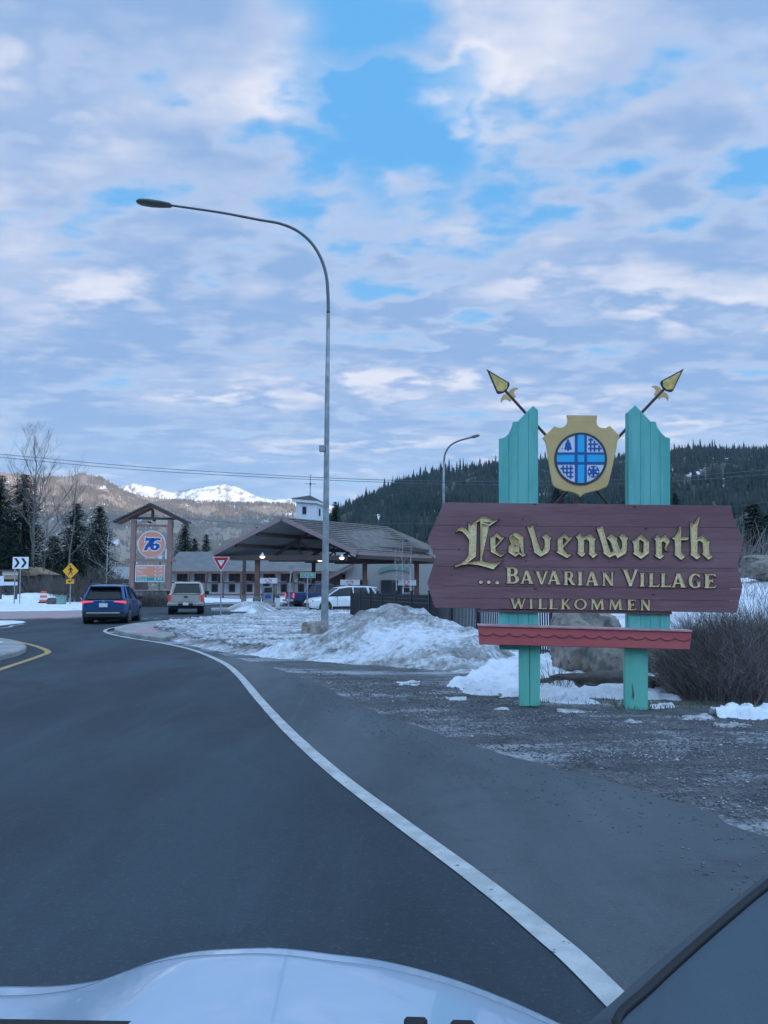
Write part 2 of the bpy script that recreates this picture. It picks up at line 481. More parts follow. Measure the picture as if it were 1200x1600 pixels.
def fbm(x, y, s, o=4, seed=0.0):
    return np.array([noise.fractal(Vector((a * s + seed, c * s - seed, seed)), .9, 2.1, o) for a, c in zip(x.ravel(), y.ravel())]).reshape(x.shape)
def heap(name, pxpoly, m, h, width, res, rough=.1, ns=1.2, z0=-.02, hfn=None, world_poly=False, label=None, cat=None, kind=None, power=.6, rag=0.0, o=4):
    """a mound of loose stuff lying on an outlined patch of ground"""
    P = pxpoly if world_poly else [tuple(G(*p))[:2] for p in pxpoly]
    P = smooth_poly(P, 2)
    xs = [p[0] for p in P]; ys = [p[1] for p in P]
    X = np.arange(min(xs) - res, max(xs) + res * 2, res); Y = np.arange(min(ys) - res, max(ys) + res * 2, res)
    gx, gy = np.meshgrid(X, Y)
    ins = inpoly(gx, gy, P); d = edgedist(gx, gy, P) * np.where(ins, 1, -1)
    nz = fbm(gx, gy, ns, o, 3.3)
    d = d + nz * rag
    t = np.clip(d / width, 0, 1); t = t * t * (3 - 2 * t)
    hh = h * t ** power
    if hfn is not None: hh = hh * hfn(gx, gy)
    z = z0 + hh + np.where(d > 0, 1, 0) * nz * rough * np.minimum(1, np.maximum(d, 0) / (width * .5 + 1e-6))
    z = np.where(d <= 0, z0, z)
    ny, nx = gx.shape
    V = np.stack([gx.ravel(), gy.ravel(), z.ravel()], 1)
    idx = np.arange(nx * ny).reshape(ny, nx)
    F = np.stack([idx[:-1, :-1].ravel(), idx[:-1, 1:].ravel(), idx[1:, 1:].ravel(), idx[1:, :-1].ravel()], 1)
    keep = (d.ravel()[F] > -res * .2).any(1)
    F = F[keep]; used = np.unique(F); mp = np.full(len(V), -1); mp[used] = np.arange(len(used))
    ob = npmesh(name, V[used], mp[F], m, smooth=True)
    if label: tag(ob, label, cat)
    if kind: ob['kind'] = kind
    return ob
def sheet(name, P, m, z, kind='structure', smooth_it=0):
    P = [tuple(p[:2]) for p in P]
    if smooth_it: P = smooth_poly(P, smooth_it)
    tri = tessellate_polygon([[Vector((p[0], p[1], 0)) for p in P]])
    ob = mesh(name, [(p[0], p[1], z) for p in P], [tuple(t) for t in tri], m)
    for pl_ in ob.data.polygons:
        pass
    if kind: ob['kind'] = kind
    return ob
def slab(name, P, m, z0, z1, kind='structure', parent=None, bevel=0.0):
    mb = MB(); mb.prism([tuple(p[:2]) for p in P], lambda u, v, n: Vector((u, v, n)), z0, z1)
    ob = mb.build(name, m, parent, bevel=bevel)
    if kind: ob['kind'] = kind
    return ob
def catmull(pts, k=8, closed=False):
    P = [Vector(p) for p in pts]; n = len(P); out = []
    for i in range(n if closed else n - 1):
        g = (lambda j: P[j % n]) if closed else (lambda j: P[max(0, min(n - 1, j))])
        p0, p1, p2, p3 = g(i - 1), g(i), g(i + 1), g(i + 2)
        for j in range(k):
            t = j / k
            out.append(.5 * ((2 * p1) + (p2 - p0) * t + (2 * p0 - 5 * p1 + 4 * p2 - p3) * t * t + (3 * p1 - p0 - 3 * p2 + p3) * t ** 3))
    if not closed: out.append(P[-1])
    return out
def stripe(name, pts, w, m, z, parent=None):
    P = [Vector((p.x, p.y, 0)) for p in pts]; V = []; F = []
    for i, p in enumerate(P):
        d = (P[min(i + 1, len(P) - 1)] - P[max(i - 1, 0)]).normalized(); s_ = Vector((-d.y, d.x, 0))
        ww = w * (1 + .06 * noise.noise(p * 2.3))
        V += [p + s_ * ww / 2 + Vector((0, 0, z)), p - s_ * ww / 2 + Vector((0, 0, z))]
    for i in range(len(P) - 1): F.append((2 * i, 2 * i + 1, 2 * i + 3, 2 * i + 2))
    ob = mesh(name, V, F, m, parent)
    ob['kind'] = 'structure'
    return ob

# ================================================================ ground and roads
def hillmesh(name, sky, D0, D1, m, a0, a1, na, ntt, amp, drop=0.0, noi=.004, pw=1.15, back=1.35, seed=1.0):
    sx = np.array([(p[0] - 600) / FPX for p in sky]) ; sz = np.array([at(p[0], p[1], D1).z for p in sky]) - drop
    sx = np.array([at(p[0], p[1], D1).x / D1 for p in sky])
    A = np.linspace(a0, a1, na); T = np.linspace(0, back, ntt)
    crest = np.interp(A, sx, sz)
    V = np.zeros((ntt, na, 3))
    for i, t in enumerate(T):
        y = D0 + (D1 - D0) * t
        f = min(t, 1) ** pw if t <= 1 else 1 - (t - 1) * 1.6
        for j, a in enumerate(A):
            nz = noise.fractal(Vector((a * y * noi + seed, y * noi, seed)), .9, 2.0, 6)
            rid = abs(noise.noise(Vector((a * y * noi * .8 + 9, y * noi * .25, 2.2)))) * 1.6 - .4
            k = math.sin(math.pi * min(max(t, 0), 1)) * .8 + .16
            V[i, j] = (a * y, y, max(-2, crest[j] * f + amp * (nz + rid * .7) * k))
    idx = np.arange(na * ntt).reshape(ntt, na)
    F = np.stack([idx[:-1, :-1].ravel(), idx[:-1, 1:].ravel(), idx[1:, 1:].ravel(), idx[1:, :-1].ravel()], 1)
    ob = npmesh(name, V.reshape(-1, 3), F, m, smooth=True); ob['kind'] = 'structure'
    def h(a, t):
        fa = (a - a0) / (a1 - a0) * (na - 1); ft = t / back * (ntt - 1)
        i = int(ft); j = int(fa); i = min(max(i, 0), ntt - 2); j = min(max(j, 0), na - 2); u = fa - j; v = ft - i
        return V[i, j] * (1 - u) * (1 - v) + V[i, j + 1] * u * (1 - v) + V[i + 1, j] * (1 - u) * v + V[i + 1, j + 1] * u * v
    return h

gnd = sheet('ground', [(-6400, -4600), (6400, -4600), (6400, 6800), (-6400, 6800)], 'dirt', -.045)
sheet('gravel', [(-9, -8), (40, -8), (40, 19), (4, 24), (-9, 24)], 'gravel', -.012)

WLP = [(975, 1580), (850, 1462), (740, 1373), (620, 1284), (520, 1207), (450, 1143), (405, 1094), (372, 1055), (346, 1035), (300, 1016),
       (250, 1005), (205, 998), (176, 992), (164, 987), (170, 983), (190, 979), (220, 974.5), (262, 970.5), (300, 968.5)]
wl = [Vector((3.6, -8, 0)), Vector((2.2, -3, 0)), Vector((1.30, .6, 0))] + [G(*p) for p in WLP]
WLC = catmull(wl, 9)
B_ = [(300, 1012), (360, 1026), (440, 1047), (500, 1072), (560, 1101), (630, 1128), (700, 1152), (760, 1170), (820, 1186), (900, 1206), (1000, 1234), (1100, 1266), (1200, 1305)]
bl = catmull([G(*p) for p in B_] + [Vector((3.2, 2.6, 0)), Vector((5.0, -3, 0)), Vector((6.5, -8, 0))], 10)
bl = [p + Vector((.10 * noise.noise(p * 1.7) + .05 * noise.noise(p * 6), .10 * noise.noise(p * 2.1 + Vector((5, 5, 5))), 0)) for p in bl]
sheet('shoulder', [p for p in WLC[::-1] if p.y < 24] + bl[::-1], 'shoulder', 0.0)
far_edge = [G(430, 961), G(560, 957.5), G(720, 955), G(820, 951), G(820, 945), G(600, 944), G(480, 943.5), G(340, 945), G(235, 948), G(120, 950), (-60, 62), (-75, 30), (-75, -8)]
sheet('road', [tuple(p[:2]) for p in WLC] + [tuple(p[:2]) for p in far_edge], 'asphalt', .008)
stripe('edge_line', WLC, .115, 'line_white', .014)
yl = catmull([G(*p) for p in [(-330, 985), (-150, 990), (-40, 994), (0, 998), (30, 1004), (58, 1011), (75, 1019), (62, 1026), (30, 1037), (0, 1047), (-60, 1070), (-200, 1130)]], 8)
stripe('edge_line', yl, .14, 'line_yellow', .014)
stripe('edge_line', catmull([G(*p) for p in [(-400, 1000), (-150, 992), (0, 982), (20, 978), (38, 975.5)]], 6), .13, 'line_white', .014)
# dashes of the yield line in the roundabout entry
for i, (x0, x1, y) in enumerate([(222, 232, 967.5), (240, 250, 966.8), (266, 290, 965.6), (205, 214, 968.4)]):
    stripe('yield_dash', [G(x0, y), G(x1, y - .3)], .3, 'line_white', .014)
# islands with kerbs
slab('splitter_island', smooth_poly([G(*p) for p in [(-260, 996), (0, 1003), (26, 1009), (44, 1016), (34, 1024), (0, 1033), (-260, 1090)]], 2), 'concrete', -.05, .13, bevel=.03)
heap('snow_patch', [(-230, 1003), (0, 1007), (13, 1011), (10, 1016), (0, 1021), (-230, 1060)], 'dirty_snow', .10, .6, .12, .06, 1.4, z0=.10, kind='stuff')
slab('kerb_island', smooth_poly([G(*p) for p in [(176, 986.5), (186, 981.5), (220, 976), (262, 972), (330, 967.5), (420, 962), (430, 964), (330, 980), (262, 1003), (225, 998), (190, 992)]], 1), 'concrete', -.05, .10, bevel=.03)
sheet('red_paving', smooth_poly([G(*p, .104) for p in [(202, 986), (222, 978), (262, 973.5), (330, 969.5), (340, 971), (290, 976), (250, 983), (246, 991), (214, 991)]], 1), 'red_concrete', .104)
slab('traffic_apron', smooth_poly([G(*p) for p in [(-500, 975), (-200, 971), (40, 968.5), (120, 966.5), (190, 962), (214, 957.5), (200, 953), (60, 950), (-500, 952)]], 2), 'red_concrete', -.05, .09, bevel=.03)
heap('snow_field', [(-500, 962), (-200, 959), (40, 957.5), (120, 956), (180, 953.5), (200, 950), (190, 944), (60, 942), (-500, 943)], 'snow', .22, 3, .45, .10, .4, z0=.06, kind='stuff')
heap('snow_patch', [(-120, 975), (0, 970), (40, 970), (50, 972.5), (20, 976), (-20, 981), (-120, 990)], 'snow', .05, .5, .25, .03, .6, z0=-.01, kind='stuff')
heap('snow_field', [(340, 941), (480, 941.5), (560, 941), (560, 934), (340, 934), (200, 934), (-400, 933), (-400, 942), (60, 943), (200, 942)], 'snow', .45, 8, 1.2, .35, .12, z0=-.1, kind='stuff')
sheet('forecourt', [tuple(G(*p)[:2]) for p in [(336, 944.6), (470, 943), (600, 943.4), (760, 943), (760, 933), (330, 934)]], 'concrete', .02)
slab('sidewalk', [tuple(G(*p)[:2]) for p in [(330, 955.5), (440, 952.5), (560, 951.5), (700, 950.5), (700, 948.5), (560, 949.2), (440, 950), (330, 952)]], 'concrete', -.05, .12)
heap('snow_bank', [(352, 951), (400, 950), (440, 952), (420, 955), (380, 956), (350, 955)], 'dirty_snow', .55, 1.2, .3, .16, .8, kind='stuff')
heap('snow_bank', [(374, 964), (392, 961), (412, 962), (405, 966), (385, 967)], 'snow', .4, .6, .15, .12, 1.4, kind='stuff')
# snow bank on the far left with humps
def hump(gx, gy): return .55 + .45 * np.sin(gx * .55 + 1) * np.sin(gx * .23 + 2)
heap('snow_bank', [(-300, 949), (60, 947.5), (120, 946), (200, 944.5), (205, 941), (60, 940), (-300, 941)], 'snow', 1.25, 2.5, .4, .35, .35, hfn=hump, kind='stuff')

# cobble bed: a low gravelly bank with loose rocks on it
bed = [(232, 988), (262, 976.5), (330, 970), (400, 962), (470, 956), (552, 953), (640, 960), (700, 990), (600, 1022), (520, 1032), (440, 1026), (360, 1021), (290, 1008)]
heap('cobble_bed', bed, 'dirty_snow', .22, 1.5, .16, .10, .8, kind='stuff', o=5)
def rocks(name, pts, sizes, m, flat=.6, kind='stuff'):
    base = np.array([(1, 0, 0), (-1, 0, 0), (0, 1, 0), (0, -1, 0), (0, 0, 1), (0, 0, -1), (.62, .62, .5), (-.62, .62, .5), (-.62, -.62, .5), (.62, -.62, .5)])
    tri = np.array([(0, 6, 9), (9, 6, 4), (6, 7, 4), (7, 8, 4), (8, 9, 4), (6, 2, 7), (7, 1, 8), (8, 3, 9), (0, 2, 6), (2, 1, 7), (1, 3, 8), (3, 0, 9), (0, 5, 2), (2, 5, 1), (1, 5, 3), (3, 5, 0)])
    n = len(pts); rng = np.random.default_rng(5)
    ang = rng.uniform(0, 6.28, n); ca, sa = np.cos(ang), np.sin(ang)
    s = np.array(sizes)[:, None, None] * rng.uniform(.6, 1.25, (n, 10, 3)) * np.array([1, 1, flat])
    v = base[None] * s
    x = v[:, :, 0] * ca[:, None] - v[:, :, 1] * sa[:, None]; y = v[:, :, 0] * sa[:, None] + v[:, :, 1] * ca[:, None]
    v = np.stack([x, y, v[:, :, 2]], 2) + np.array(pts)[:, None, :]
    F = (tri[None] + (np.arange(n) * 10)[:, None, None]).reshape(-1, 3)
    ob = npmesh(name, v.reshape(-1, 3), F, m)
    if kind: ob['kind'] = kind
    return ob
bedw = [tuple(G(*p))[:2] for p in bed]
def scatter(poly, n, seed, edge=.2):
    rng = np.random.default_rng(seed); P = np.array(poly); out = []
    while len(out) < n:
        x = rng.uniform(P[:, 0].min(), P[:, 0].max(), n * 2); y = rng.uniform(P[:, 1].min(), P[:, 1].max(), n * 2)
        k = inpoly(x, y, poly) & (edgedist(x, y, poly) > edge * rng.uniform(0, 1, len(x)))
        out += list(zip(x[k], y[k]))
    return out[:n]
sp = scatter(bedw, 9000, 2, .5)
rocks('cobble_stones', [(x, y, .20 + .05 * noise.noise(Vector((x, y, 1)))) for x, y in sp], [rnd.uniform(.04, .115) for _ in sp], 'cobble', .7)

# big ploughed heap of old snow beside the lamp post
hp = G(612, 1012)
def peak(gx, gy):
    a = np.exp(-(((gx - .22) / 1.55) ** 2 + ((gy - 17.2) / 1.7) ** 2))
    c = .42 * np.exp(-(((gx - 2.2) / 1.1) ** 2 + ((gy - 15.8) / 1.3) ** 2))
    d = .16 * np.exp(-(((gx + 2.4) / 1.3) ** 2 + ((gy - 16.6) / 1.2) ** 2))
    e = .26 * np.exp(-(((gx - .9) / .9) ** 2 + ((gy - 14.7) / .7) ** 2))
    return a + c + d + e
heap('snow_pile', [(372, 1024), (470, 1031), (560, 1037), (640, 1043), (720, 1051), (785, 1056), (835, 1044), (830, 1010), (740, 985), (600, 975), (500, 990), (430, 1005)],
     'dirty_snow', 1.12, 1.0, .07, .15, 1.6, hfn=peak, label='grey dirty ploughed snow heap beside the foot of the tall street lamp', cat='snow pile', power=.5, rag=.12, o=6)
# snow lying round and behind the welcome sign
heap('snow_patch', [(690, 1071), (730, 1056), (765, 1043), (800, 1024), (835, 1016), (900, 1018), (1000, 1030), (1075, 1036), (1098, 1062), (1092, 1092), (1020, 1094), (960, 1088), (930, 1098), (880, 1099), (842, 1092), (812, 1091), (770, 1088), (740, 1083)],
     'snow', .10, .34, .035, .11, 2.2, rag=.20, kind='stuff', o=6)
heap('snow_patch', [(1115, 1121), (1130, 1108), (1160, 1108), (1210, 1103), (1400, 1108), (1400, 1126), (1200, 1123)], 'snow', .08, .2, .02, .08, 4.5, rag=.16, kind='stuff', o=6)
heap('snow_patch', [(1012, 1106), (1030, 1099), (1050, 1100), (1052, 1104), (1030, 1107)], 'snow', .045, .12, .015, .03, 6, rag=.08, kind='stuff', z0=-.015)
for (x, y, r) in [(700, 1090, 26), (900, 1110, 34), (1080, 1120, 30), (640, 1066, 24), (1140, 1132, 36), (780, 1106, 22), (980, 1124, 20)]:
    heap('ice_patch', [(x - r, y), (x - r * .3, y - 4), (x + r * .8, y - 2), (x + r, y + 2), (x, y + 5)], 'dirty_snow', .025, .15, .02, .025, 5, rag=.16, kind='stuff', z0=-.022, o=6)
heap('snow_field', [(480, 958), (560, 966), (700, 1000), (900, 1030), (1080, 1050), (1300, 1060), (1900, 1010), (1900, 955), (900, 948), (600, 950)], 'snow', .12, 2, .35, .10, .35, z0=-.06, kind='stuff')
# bank rising behind the thicket
def bank(gx, gy): return np.clip((gx - 3.2) / 4.2, 0, 1) * np.clip((gy - 11.5) / 6, 0, 1)
heap('snow_slope', [(1000, 1046), (1250, 1060), (2200, 1040), (2400, 960), (1500, 945), (1050, 965), (960, 1000)], 'snow', 1.75, 1.0, .25, .22, .4, hfn=bank, kind='structure', o=5)

# pebbles and lumps of ice over the gravel
gp = [tuple(G(*p))[:2] for p in [(470, 1045), (600, 1058), (720, 1066), (850, 1100), (1000, 1112), (1250, 1125), (1300, 1330), (1200, 1302), (1000, 1232), (820, 1184), (700, 1150), (560, 1098)]]
sp = scatter(gp, 9000, 4, .05)
rocks('pebbles', [(x, y, -.008) for x, y in sp], [rnd.uniform(.004, .013) * (1.8 if rnd.random() < .03 else 1) for _ in sp], 'pebble', .7)
sp = [p for p in scatter(gp, 4200, 9, .05) if noise.fractal(Vector((p[0] * .9, p[1] * 2.0, 3)), 1, 2, 4) > rnd.uniform(-.1, .4)]
rocks('ice_crumbs', [(x, y, -.004) for x, y in sp], [rnd.uniform(.004, .012) * (1.9 if rnd.random() < .06 else 1) for _ in sp], 'ice_chunk', .6)
sh = [tuple(G(*p))[:2] for p in [(440, 1050), (560, 1103), (700, 1153), (820, 1188), (1000, 1236), (1200, 1308), (1200, 1420), (1000, 1330), (700, 1210), (500, 1110)]]
sp = scatter(sh, 500, 19, .02)
rocks('pebbles', [(x, y, .002) for x, y in sp], [rnd.uniform(.004, .012) for _ in sp], 'pebble', .7)

# dead grass and litter at the foot of the thicket and the sign legs
rg = random.Random(77); gm = MB()
for (cx, cy, wx, wy, n_) in [(4.0, 9.55, 1.1, .22, 520), (1.9, 9.42, .35, .14, 60), (3.15, 9.32, .45, .14, 110), (2.6, 9.9, .8, .2, 160), (-.6, 17.6, 1.0, .6, 120)]:
    for _ in range(n_):
        x = cx + rg.uniform(-wx, wx); y = cy + rg.uniform(-wy, wy); h_ = rg.uniform(.02, .075); a = rg.uniform(0, 6.28); l_ = rg.uniform(0, .05); w_ = .004
        p0 = Vector((x, y, -.01)); t_ = Vector((x + math.cos(a) * l_, y + math.sin(a) * l_, h_))
        gm.add([p0 + Vector((w_, 0, 0)), p0 - Vector((w_, 0, 0)), t_], [(0, 1, 2)])
o = gm.build('dead_grass', 'grass_dry', None, recalc=False); o['kind'] = 'stuff'

# ================================================================ hills and mountains
HS = [(440, 900), (470, 860), (505, 822), (530, 800), (560, 785), (600, 762), (640, 746), (690, 733), (740, 726), (790, 720), (860, 715), (930, 714), (990, 708), (1050, 703),
      (1100, 700), (1150, 699), (1200, 698), (1500, 690), (2200, 720)]
hR = hillmesh('hill', HS, 260, 950, 'hill', -.16, 1.5, 260, 70, 16, 7, .012, 1.0, 1.3, 3.0)
MS = [(-1500, 640), (-800, 700), (-300, 715), (0, 738), (60, 747), (100, 743), (130, 739), (160, 747), (190, 762), (230, 775), (280, 781), (330, 783), (400, 785), (455, 788), (520, 805), (640, 855), (760, 900), (1000, 921)]
hM = hillmesh('forested_mountain', MS, 2500, 3800, 'mountain', -1.8, .36, 320, 90, 75, 5, .0022, 1.05, 1.25, 5.0)
SS = [(-1500, 850), (-200, 800), (100, 776), (185, 759), (205, 754), (235, 760), (262, 769), (290, 765), (320, 760), (345, 756), (370, 762), (405, 779), (430, 779), (455, 778), (480, 786), (600, 805), (900, 860), (1200, 915)]
hS = hillmesh('snowy_mountain', SS, 4350, 5200, 'snow_peak', -1.6, .5, 300, 60, 110, 0, .0035, 1.0, 1.2, 8.0)
# unseen ridge added behind the photographer, its height set to shade the valley
rv = Vector((sundir.x, sundir.y, 0)).normalized(); rt = Vector((-rv.y, rv.x, 0)); V = []; NR = 160
prof = [(-900, 0), (-450, .45), (0, 1), (500, .5), (1100, 0)]
for i in range(NR):
    s_ = -3800 + 7600 * i / (NR - 1)
    hgt = 735 * (1 + .02 * noise.fractal(Vector((s_ * .0009, 1, 2)), 1, 2, 5)) * min(1, (3800 - abs(s_)) / 900 + .4)
    for (o_, f_) in prof:
        p = rv * (2000 + o_) + rt * s_; V.append((p.x, max(p.y, -4500), hgt * f_ - 1))
F = [(i * 5 + j, i * 5 + j + 1, (i + 1) * 5 + j + 1, (i + 1) * 5 + j) for i in range(NR - 1) for j in range(4)]
ob = mesh('shade_ridge', V, F, 'hill', smooth=True); ob['kind'] = 'structure'

def tree_mass(name, pts, hs, m, tiers=3, n=6, wid=.2, seed=1):
    rng = np.random.default_rng(seed); N = len(pts); P = np.array(pts, float); H = np.array(hs)
    V = []; F = []; off = 0
    for k in range(tiers):
        z0 = k / tiers * .8 - .05; z1 = min(1.0, (k + 1) / tiers * .8 + .28) if k < tiers - 1 else 1.0
        r = wid * (1 - k / tiers * .72)
        a = np.arange(n) / n * 2 * np.pi + k
        rr = r * H[:, None] * rng.uniform(.55, 1.3, (N, n))
        ring = np.stack([P[:, None, 0] + rr * np.cos(a), P[:, None, 1] + rr * np.sin(a), P[:, None, 2] + (z0 * H)[:, None] + H[:, None] * rng.uniform(-.05, .05, (N, n))], 2)
        tip = P + np.stack([H * rng.uniform(-.015, .015, N), H * 0, H * z1], 1)
        v = np.concatenate([ring, tip[:, None]], 1)
        f = np.array([(j, (j + 1) % n, n) for j in range(n)])
        F.append((f[None] + (np.arange(N) * (n + 1))[:, None, None]).reshape(-1, 3) + off)
        V.append(v.reshape(-1, 3)); off += N * (n + 1)
    ob = npmesh(name, np.concatenate(V), np.concatenate(F), m); ob['kind'] = 'stuff'; return ob
pts = []; hs = []
r2 = random.Random(3)
while len(pts) < 15000:
    a = r2.uniform(-.14, .75); t = r2.uniform(.12, 1.08)
    if noise.fractal(Vector((a * 14, t * 6, 1)), 1, 2, 4) > .16 + .30 * t and r2.random() < .93: continue
    p = hR(a, t)
    if p[2] < 1: continue
    pts.append(p); hs.append(r2.uniform(5, 12) + 6 * max(0, noise.noise(Vector((a * 40, t * 20, 2)))) + (4 if r2.random() < .08 else 0))
tree_mass('forest', pts, hs, 'conifer_far', 3, 6, .17, 1)
pts = []; hs = []
while len(pts) < 42000:
    a = r2.uniform(-.75, .12); t = r2.uniform(.02, 1.06)
    nn = noise.fractal(Vector((a * 16, t * 9, 4)), 1, 2, 4)
    if nn > .18 - (.15 if t > .75 else 0) and r2.random() < .9: continue
    p = hM(a, t)
    if p[2] < 1: continue
    pts.append(p); hs.append(r2.uniform(11, 19))
tree_mass('forest', pts, hs, 'conifer_warm', 1, 5, .24, 2)
pts = []; hs = []
while len(pts) < 5000:
    a = r2.uniform(-.42, -.05); t = r2.uniform(.3, 1.0)
    if noise.fractal(Vector((a * 22, t * 7, 8)), 1, 2, 4) + (t - .6) * 2.6 > .12: continue
    pts.append(hS(a, t)); hs.append(r2.uniform(12, 20))
tree_mass('forest', pts, hs, 'conifer_warm', 1, 5, .24, 3)

# trees one can pick out along the crest of the near hill
def simple_conifer(h, wid, seed, name='conifer_tree'):
    rr = random.Random(seed); root = thing(name, None, 'tree')
    tb = MB(); tb.tube([(0, 0, -1), (0, 0, h * .5), (0, 0, h * .97)], [h * .018, h * .012, h * .003], 5); tb.build('trunk', 'bark', root, local=True)
    V = []; F = []
    z = h * .10
    while z < h * .985:
        k = 1 - z / h; r = wid * (k ** .75) * rr.uniform(.7, 1.15)
        for _ in range(8):
            a = rr.uniform(0, 6.28); L = r * rr.uniform(.6, 1.15); w = .10 * h * (k * .8 + .12); dz = -L * .35
            ca, sa = math.cos(a), math.sin(a); n = len(V)
            V += [(0, 0, z + h * .045), (ca * L * .6 - sa * w, sa * L * .6 + ca * w, z + dz * .5), (ca * L, sa * L, z + dz + rr.uniform(0, .02) * h), (ca * L * .6 + sa * w, sa * L * .6 - ca * w, z + dz * .5)]
            F += [(n, n + 1, n + 2), (n, n + 2, n + 3)]
        z += h * .038
    mesh('crown', V, F, 'conifer_far', root, local=True, recalc=False)
    return root
protos = [simple_conifer(14, w, s) for w, s in ((2.6, 1), (2.0, 2), (3.2, 3))]
k = 0
r3 = random.Random(21)
gl = 'dark conifer standing on the skyline of the forested hill'
for i in range(110):
    a = -.045 + .60 * i / 109 + r3.uniform(-.003, .003)
    p = hR(a, r3.uniform(.93, 1.0)); pr = protos[i % 3]
    o = pr if i < 3 else copy_tree(pr)
    o.location = (p[0], p[1], p[2] - 1); s_ = r3.uniform(.75, 1.45); o.scale = (s_, s_, s_ * r3.uniform(.9, 1.1)); o.rotation_euler.z = r3.uniform(0, 6)
    tag(o, gl, 'tree', 'conifers along the crest of the hill')

# ================================================================ nearer trees
def conifer(px, py_top, D, wpx, label, seed, base_z=0.0, m='conifer', full=.9, dens=1.0):
    top = at(px, py_top, D); h = top.z - base_z; w = wpx / FPX * D / 2
    rr = random.Random(seed); root = thing('conifer_tree', label, 'tree', (top.x, D, base_z))
    tb = MB(); tb.tube([(0, 0, -.3), (.05, 0, h * .5), (0, 0, h * .98)], [h * .02, h * .013, h * .003], 7); tb.build('trunk', 'bark', root, local=True)
    V = []; F = []
    nlev = int(h / .24)
    for i in range(nlev):
        z = h * (.05 + .94 * i / nlev); k = 1 - z / h
        rmax = 1.45 * w * min(1, (k ** .58) * 1.12) * rr.uniform(.75, 1.1) + .08
        nb_ = int((12 + 18 * k) * dens)
        for _ in range(nb_):
            a = rr.uniform(0, 6.28); L = rmax * rr.uniform(.5, 1.15); nseg = max(2, int(L / .22))
            ca, sa = math.cos(a), math.sin(a)
            for q in range(nseg):
                f = (q + .6) / nseg
                if f < .2 and k > .2: continue
                x = ca * L * f; y = sa * L * f; zz_ = z - L * .30 * f * f + rr.uniform(-.05, .05) + .12 * f
                s_ = .21 * (1.25 - f * .5) * rr.uniform(.7, 1.4)
                for _t in range(2):
                    th = rr.uniform(0, 6.28); n = len(V); dz = rr.uniform(-.5, .35)
                    c2, s2 = math.cos(th), math.sin(th)
                    V += [(x + rr.uniform(-.06, .06), y + rr.uniform(-.06, .06), zz_ + .03), (x + c2 * s_ * 1.5 - s2 * s_ * .4, y + s2 * s_ * 1.5 + c2 * s_ * .4, zz_ + dz * s_),
                          (x + c2 * s_ * 1.5 + s2 * s_ * .4, y + s2 * s_ * 1.5 - c2 * s_ * .4, zz_ + dz * s_ - .05)]
                    F.append((n, n + 1, n + 2))
    npmesh2 = mesh('crown', V, F, m, root, local=True, recalc=False)
    return root
conifer(40, 738, 84, 92, 'tall broad dark conifer behind the bare cottonwood, its top on the mountain line', 1)
conifer(4, 740, 92, 70, 'dark conifer at the left edge of the picture', 2)
conifer(121, 784, 88, 66, 'dark bushy conifer directly above the pedestrian crossing sign', 3)
conifer(157, 788, 98, 62, 'dark conifer just left of the slender birch by the fuel price sign', 4)
conifer(86, 835, 96, 60, 'low dark conifer filling the gap behind the leaning bare tree', 5)
conifer(20, 830, 78, 70, 'shorter dark conifer behind the chevron sign', 6)
conifer(290, 815, 150, 46, 'conifer standing behind the right post of the fuel price sign', 7)
conifer(323, 833, 160, 26, 'small pointed conifer left of the fuel station roof', 8)
conifer(305, 840, 150, 34, 'low conifer between the price sign and the fuel station', 9)
conifer(402, 822, 220, 16, 'narrow conifer tip showing above the left slope of the fuel station roof', 10)
conifer(524, 782, 210, 42, 'dark conifer just right of the white roof tower, beside the lamp pole', 11)
conifer(1178, 784, 42, 60, 'dark conifer beyond the right end of the welcome sign', 12)
conifer(1200, 800, 46, 56, 'dark conifer cut by the right edge of the picture', 13)
conifer(870, 755, 300, 60, 'broad conifer showing between the shield and the purple board', 14)
conifer(1055, 768, 260, 50, 'dark conifer just right of the right turquoise post', 15)

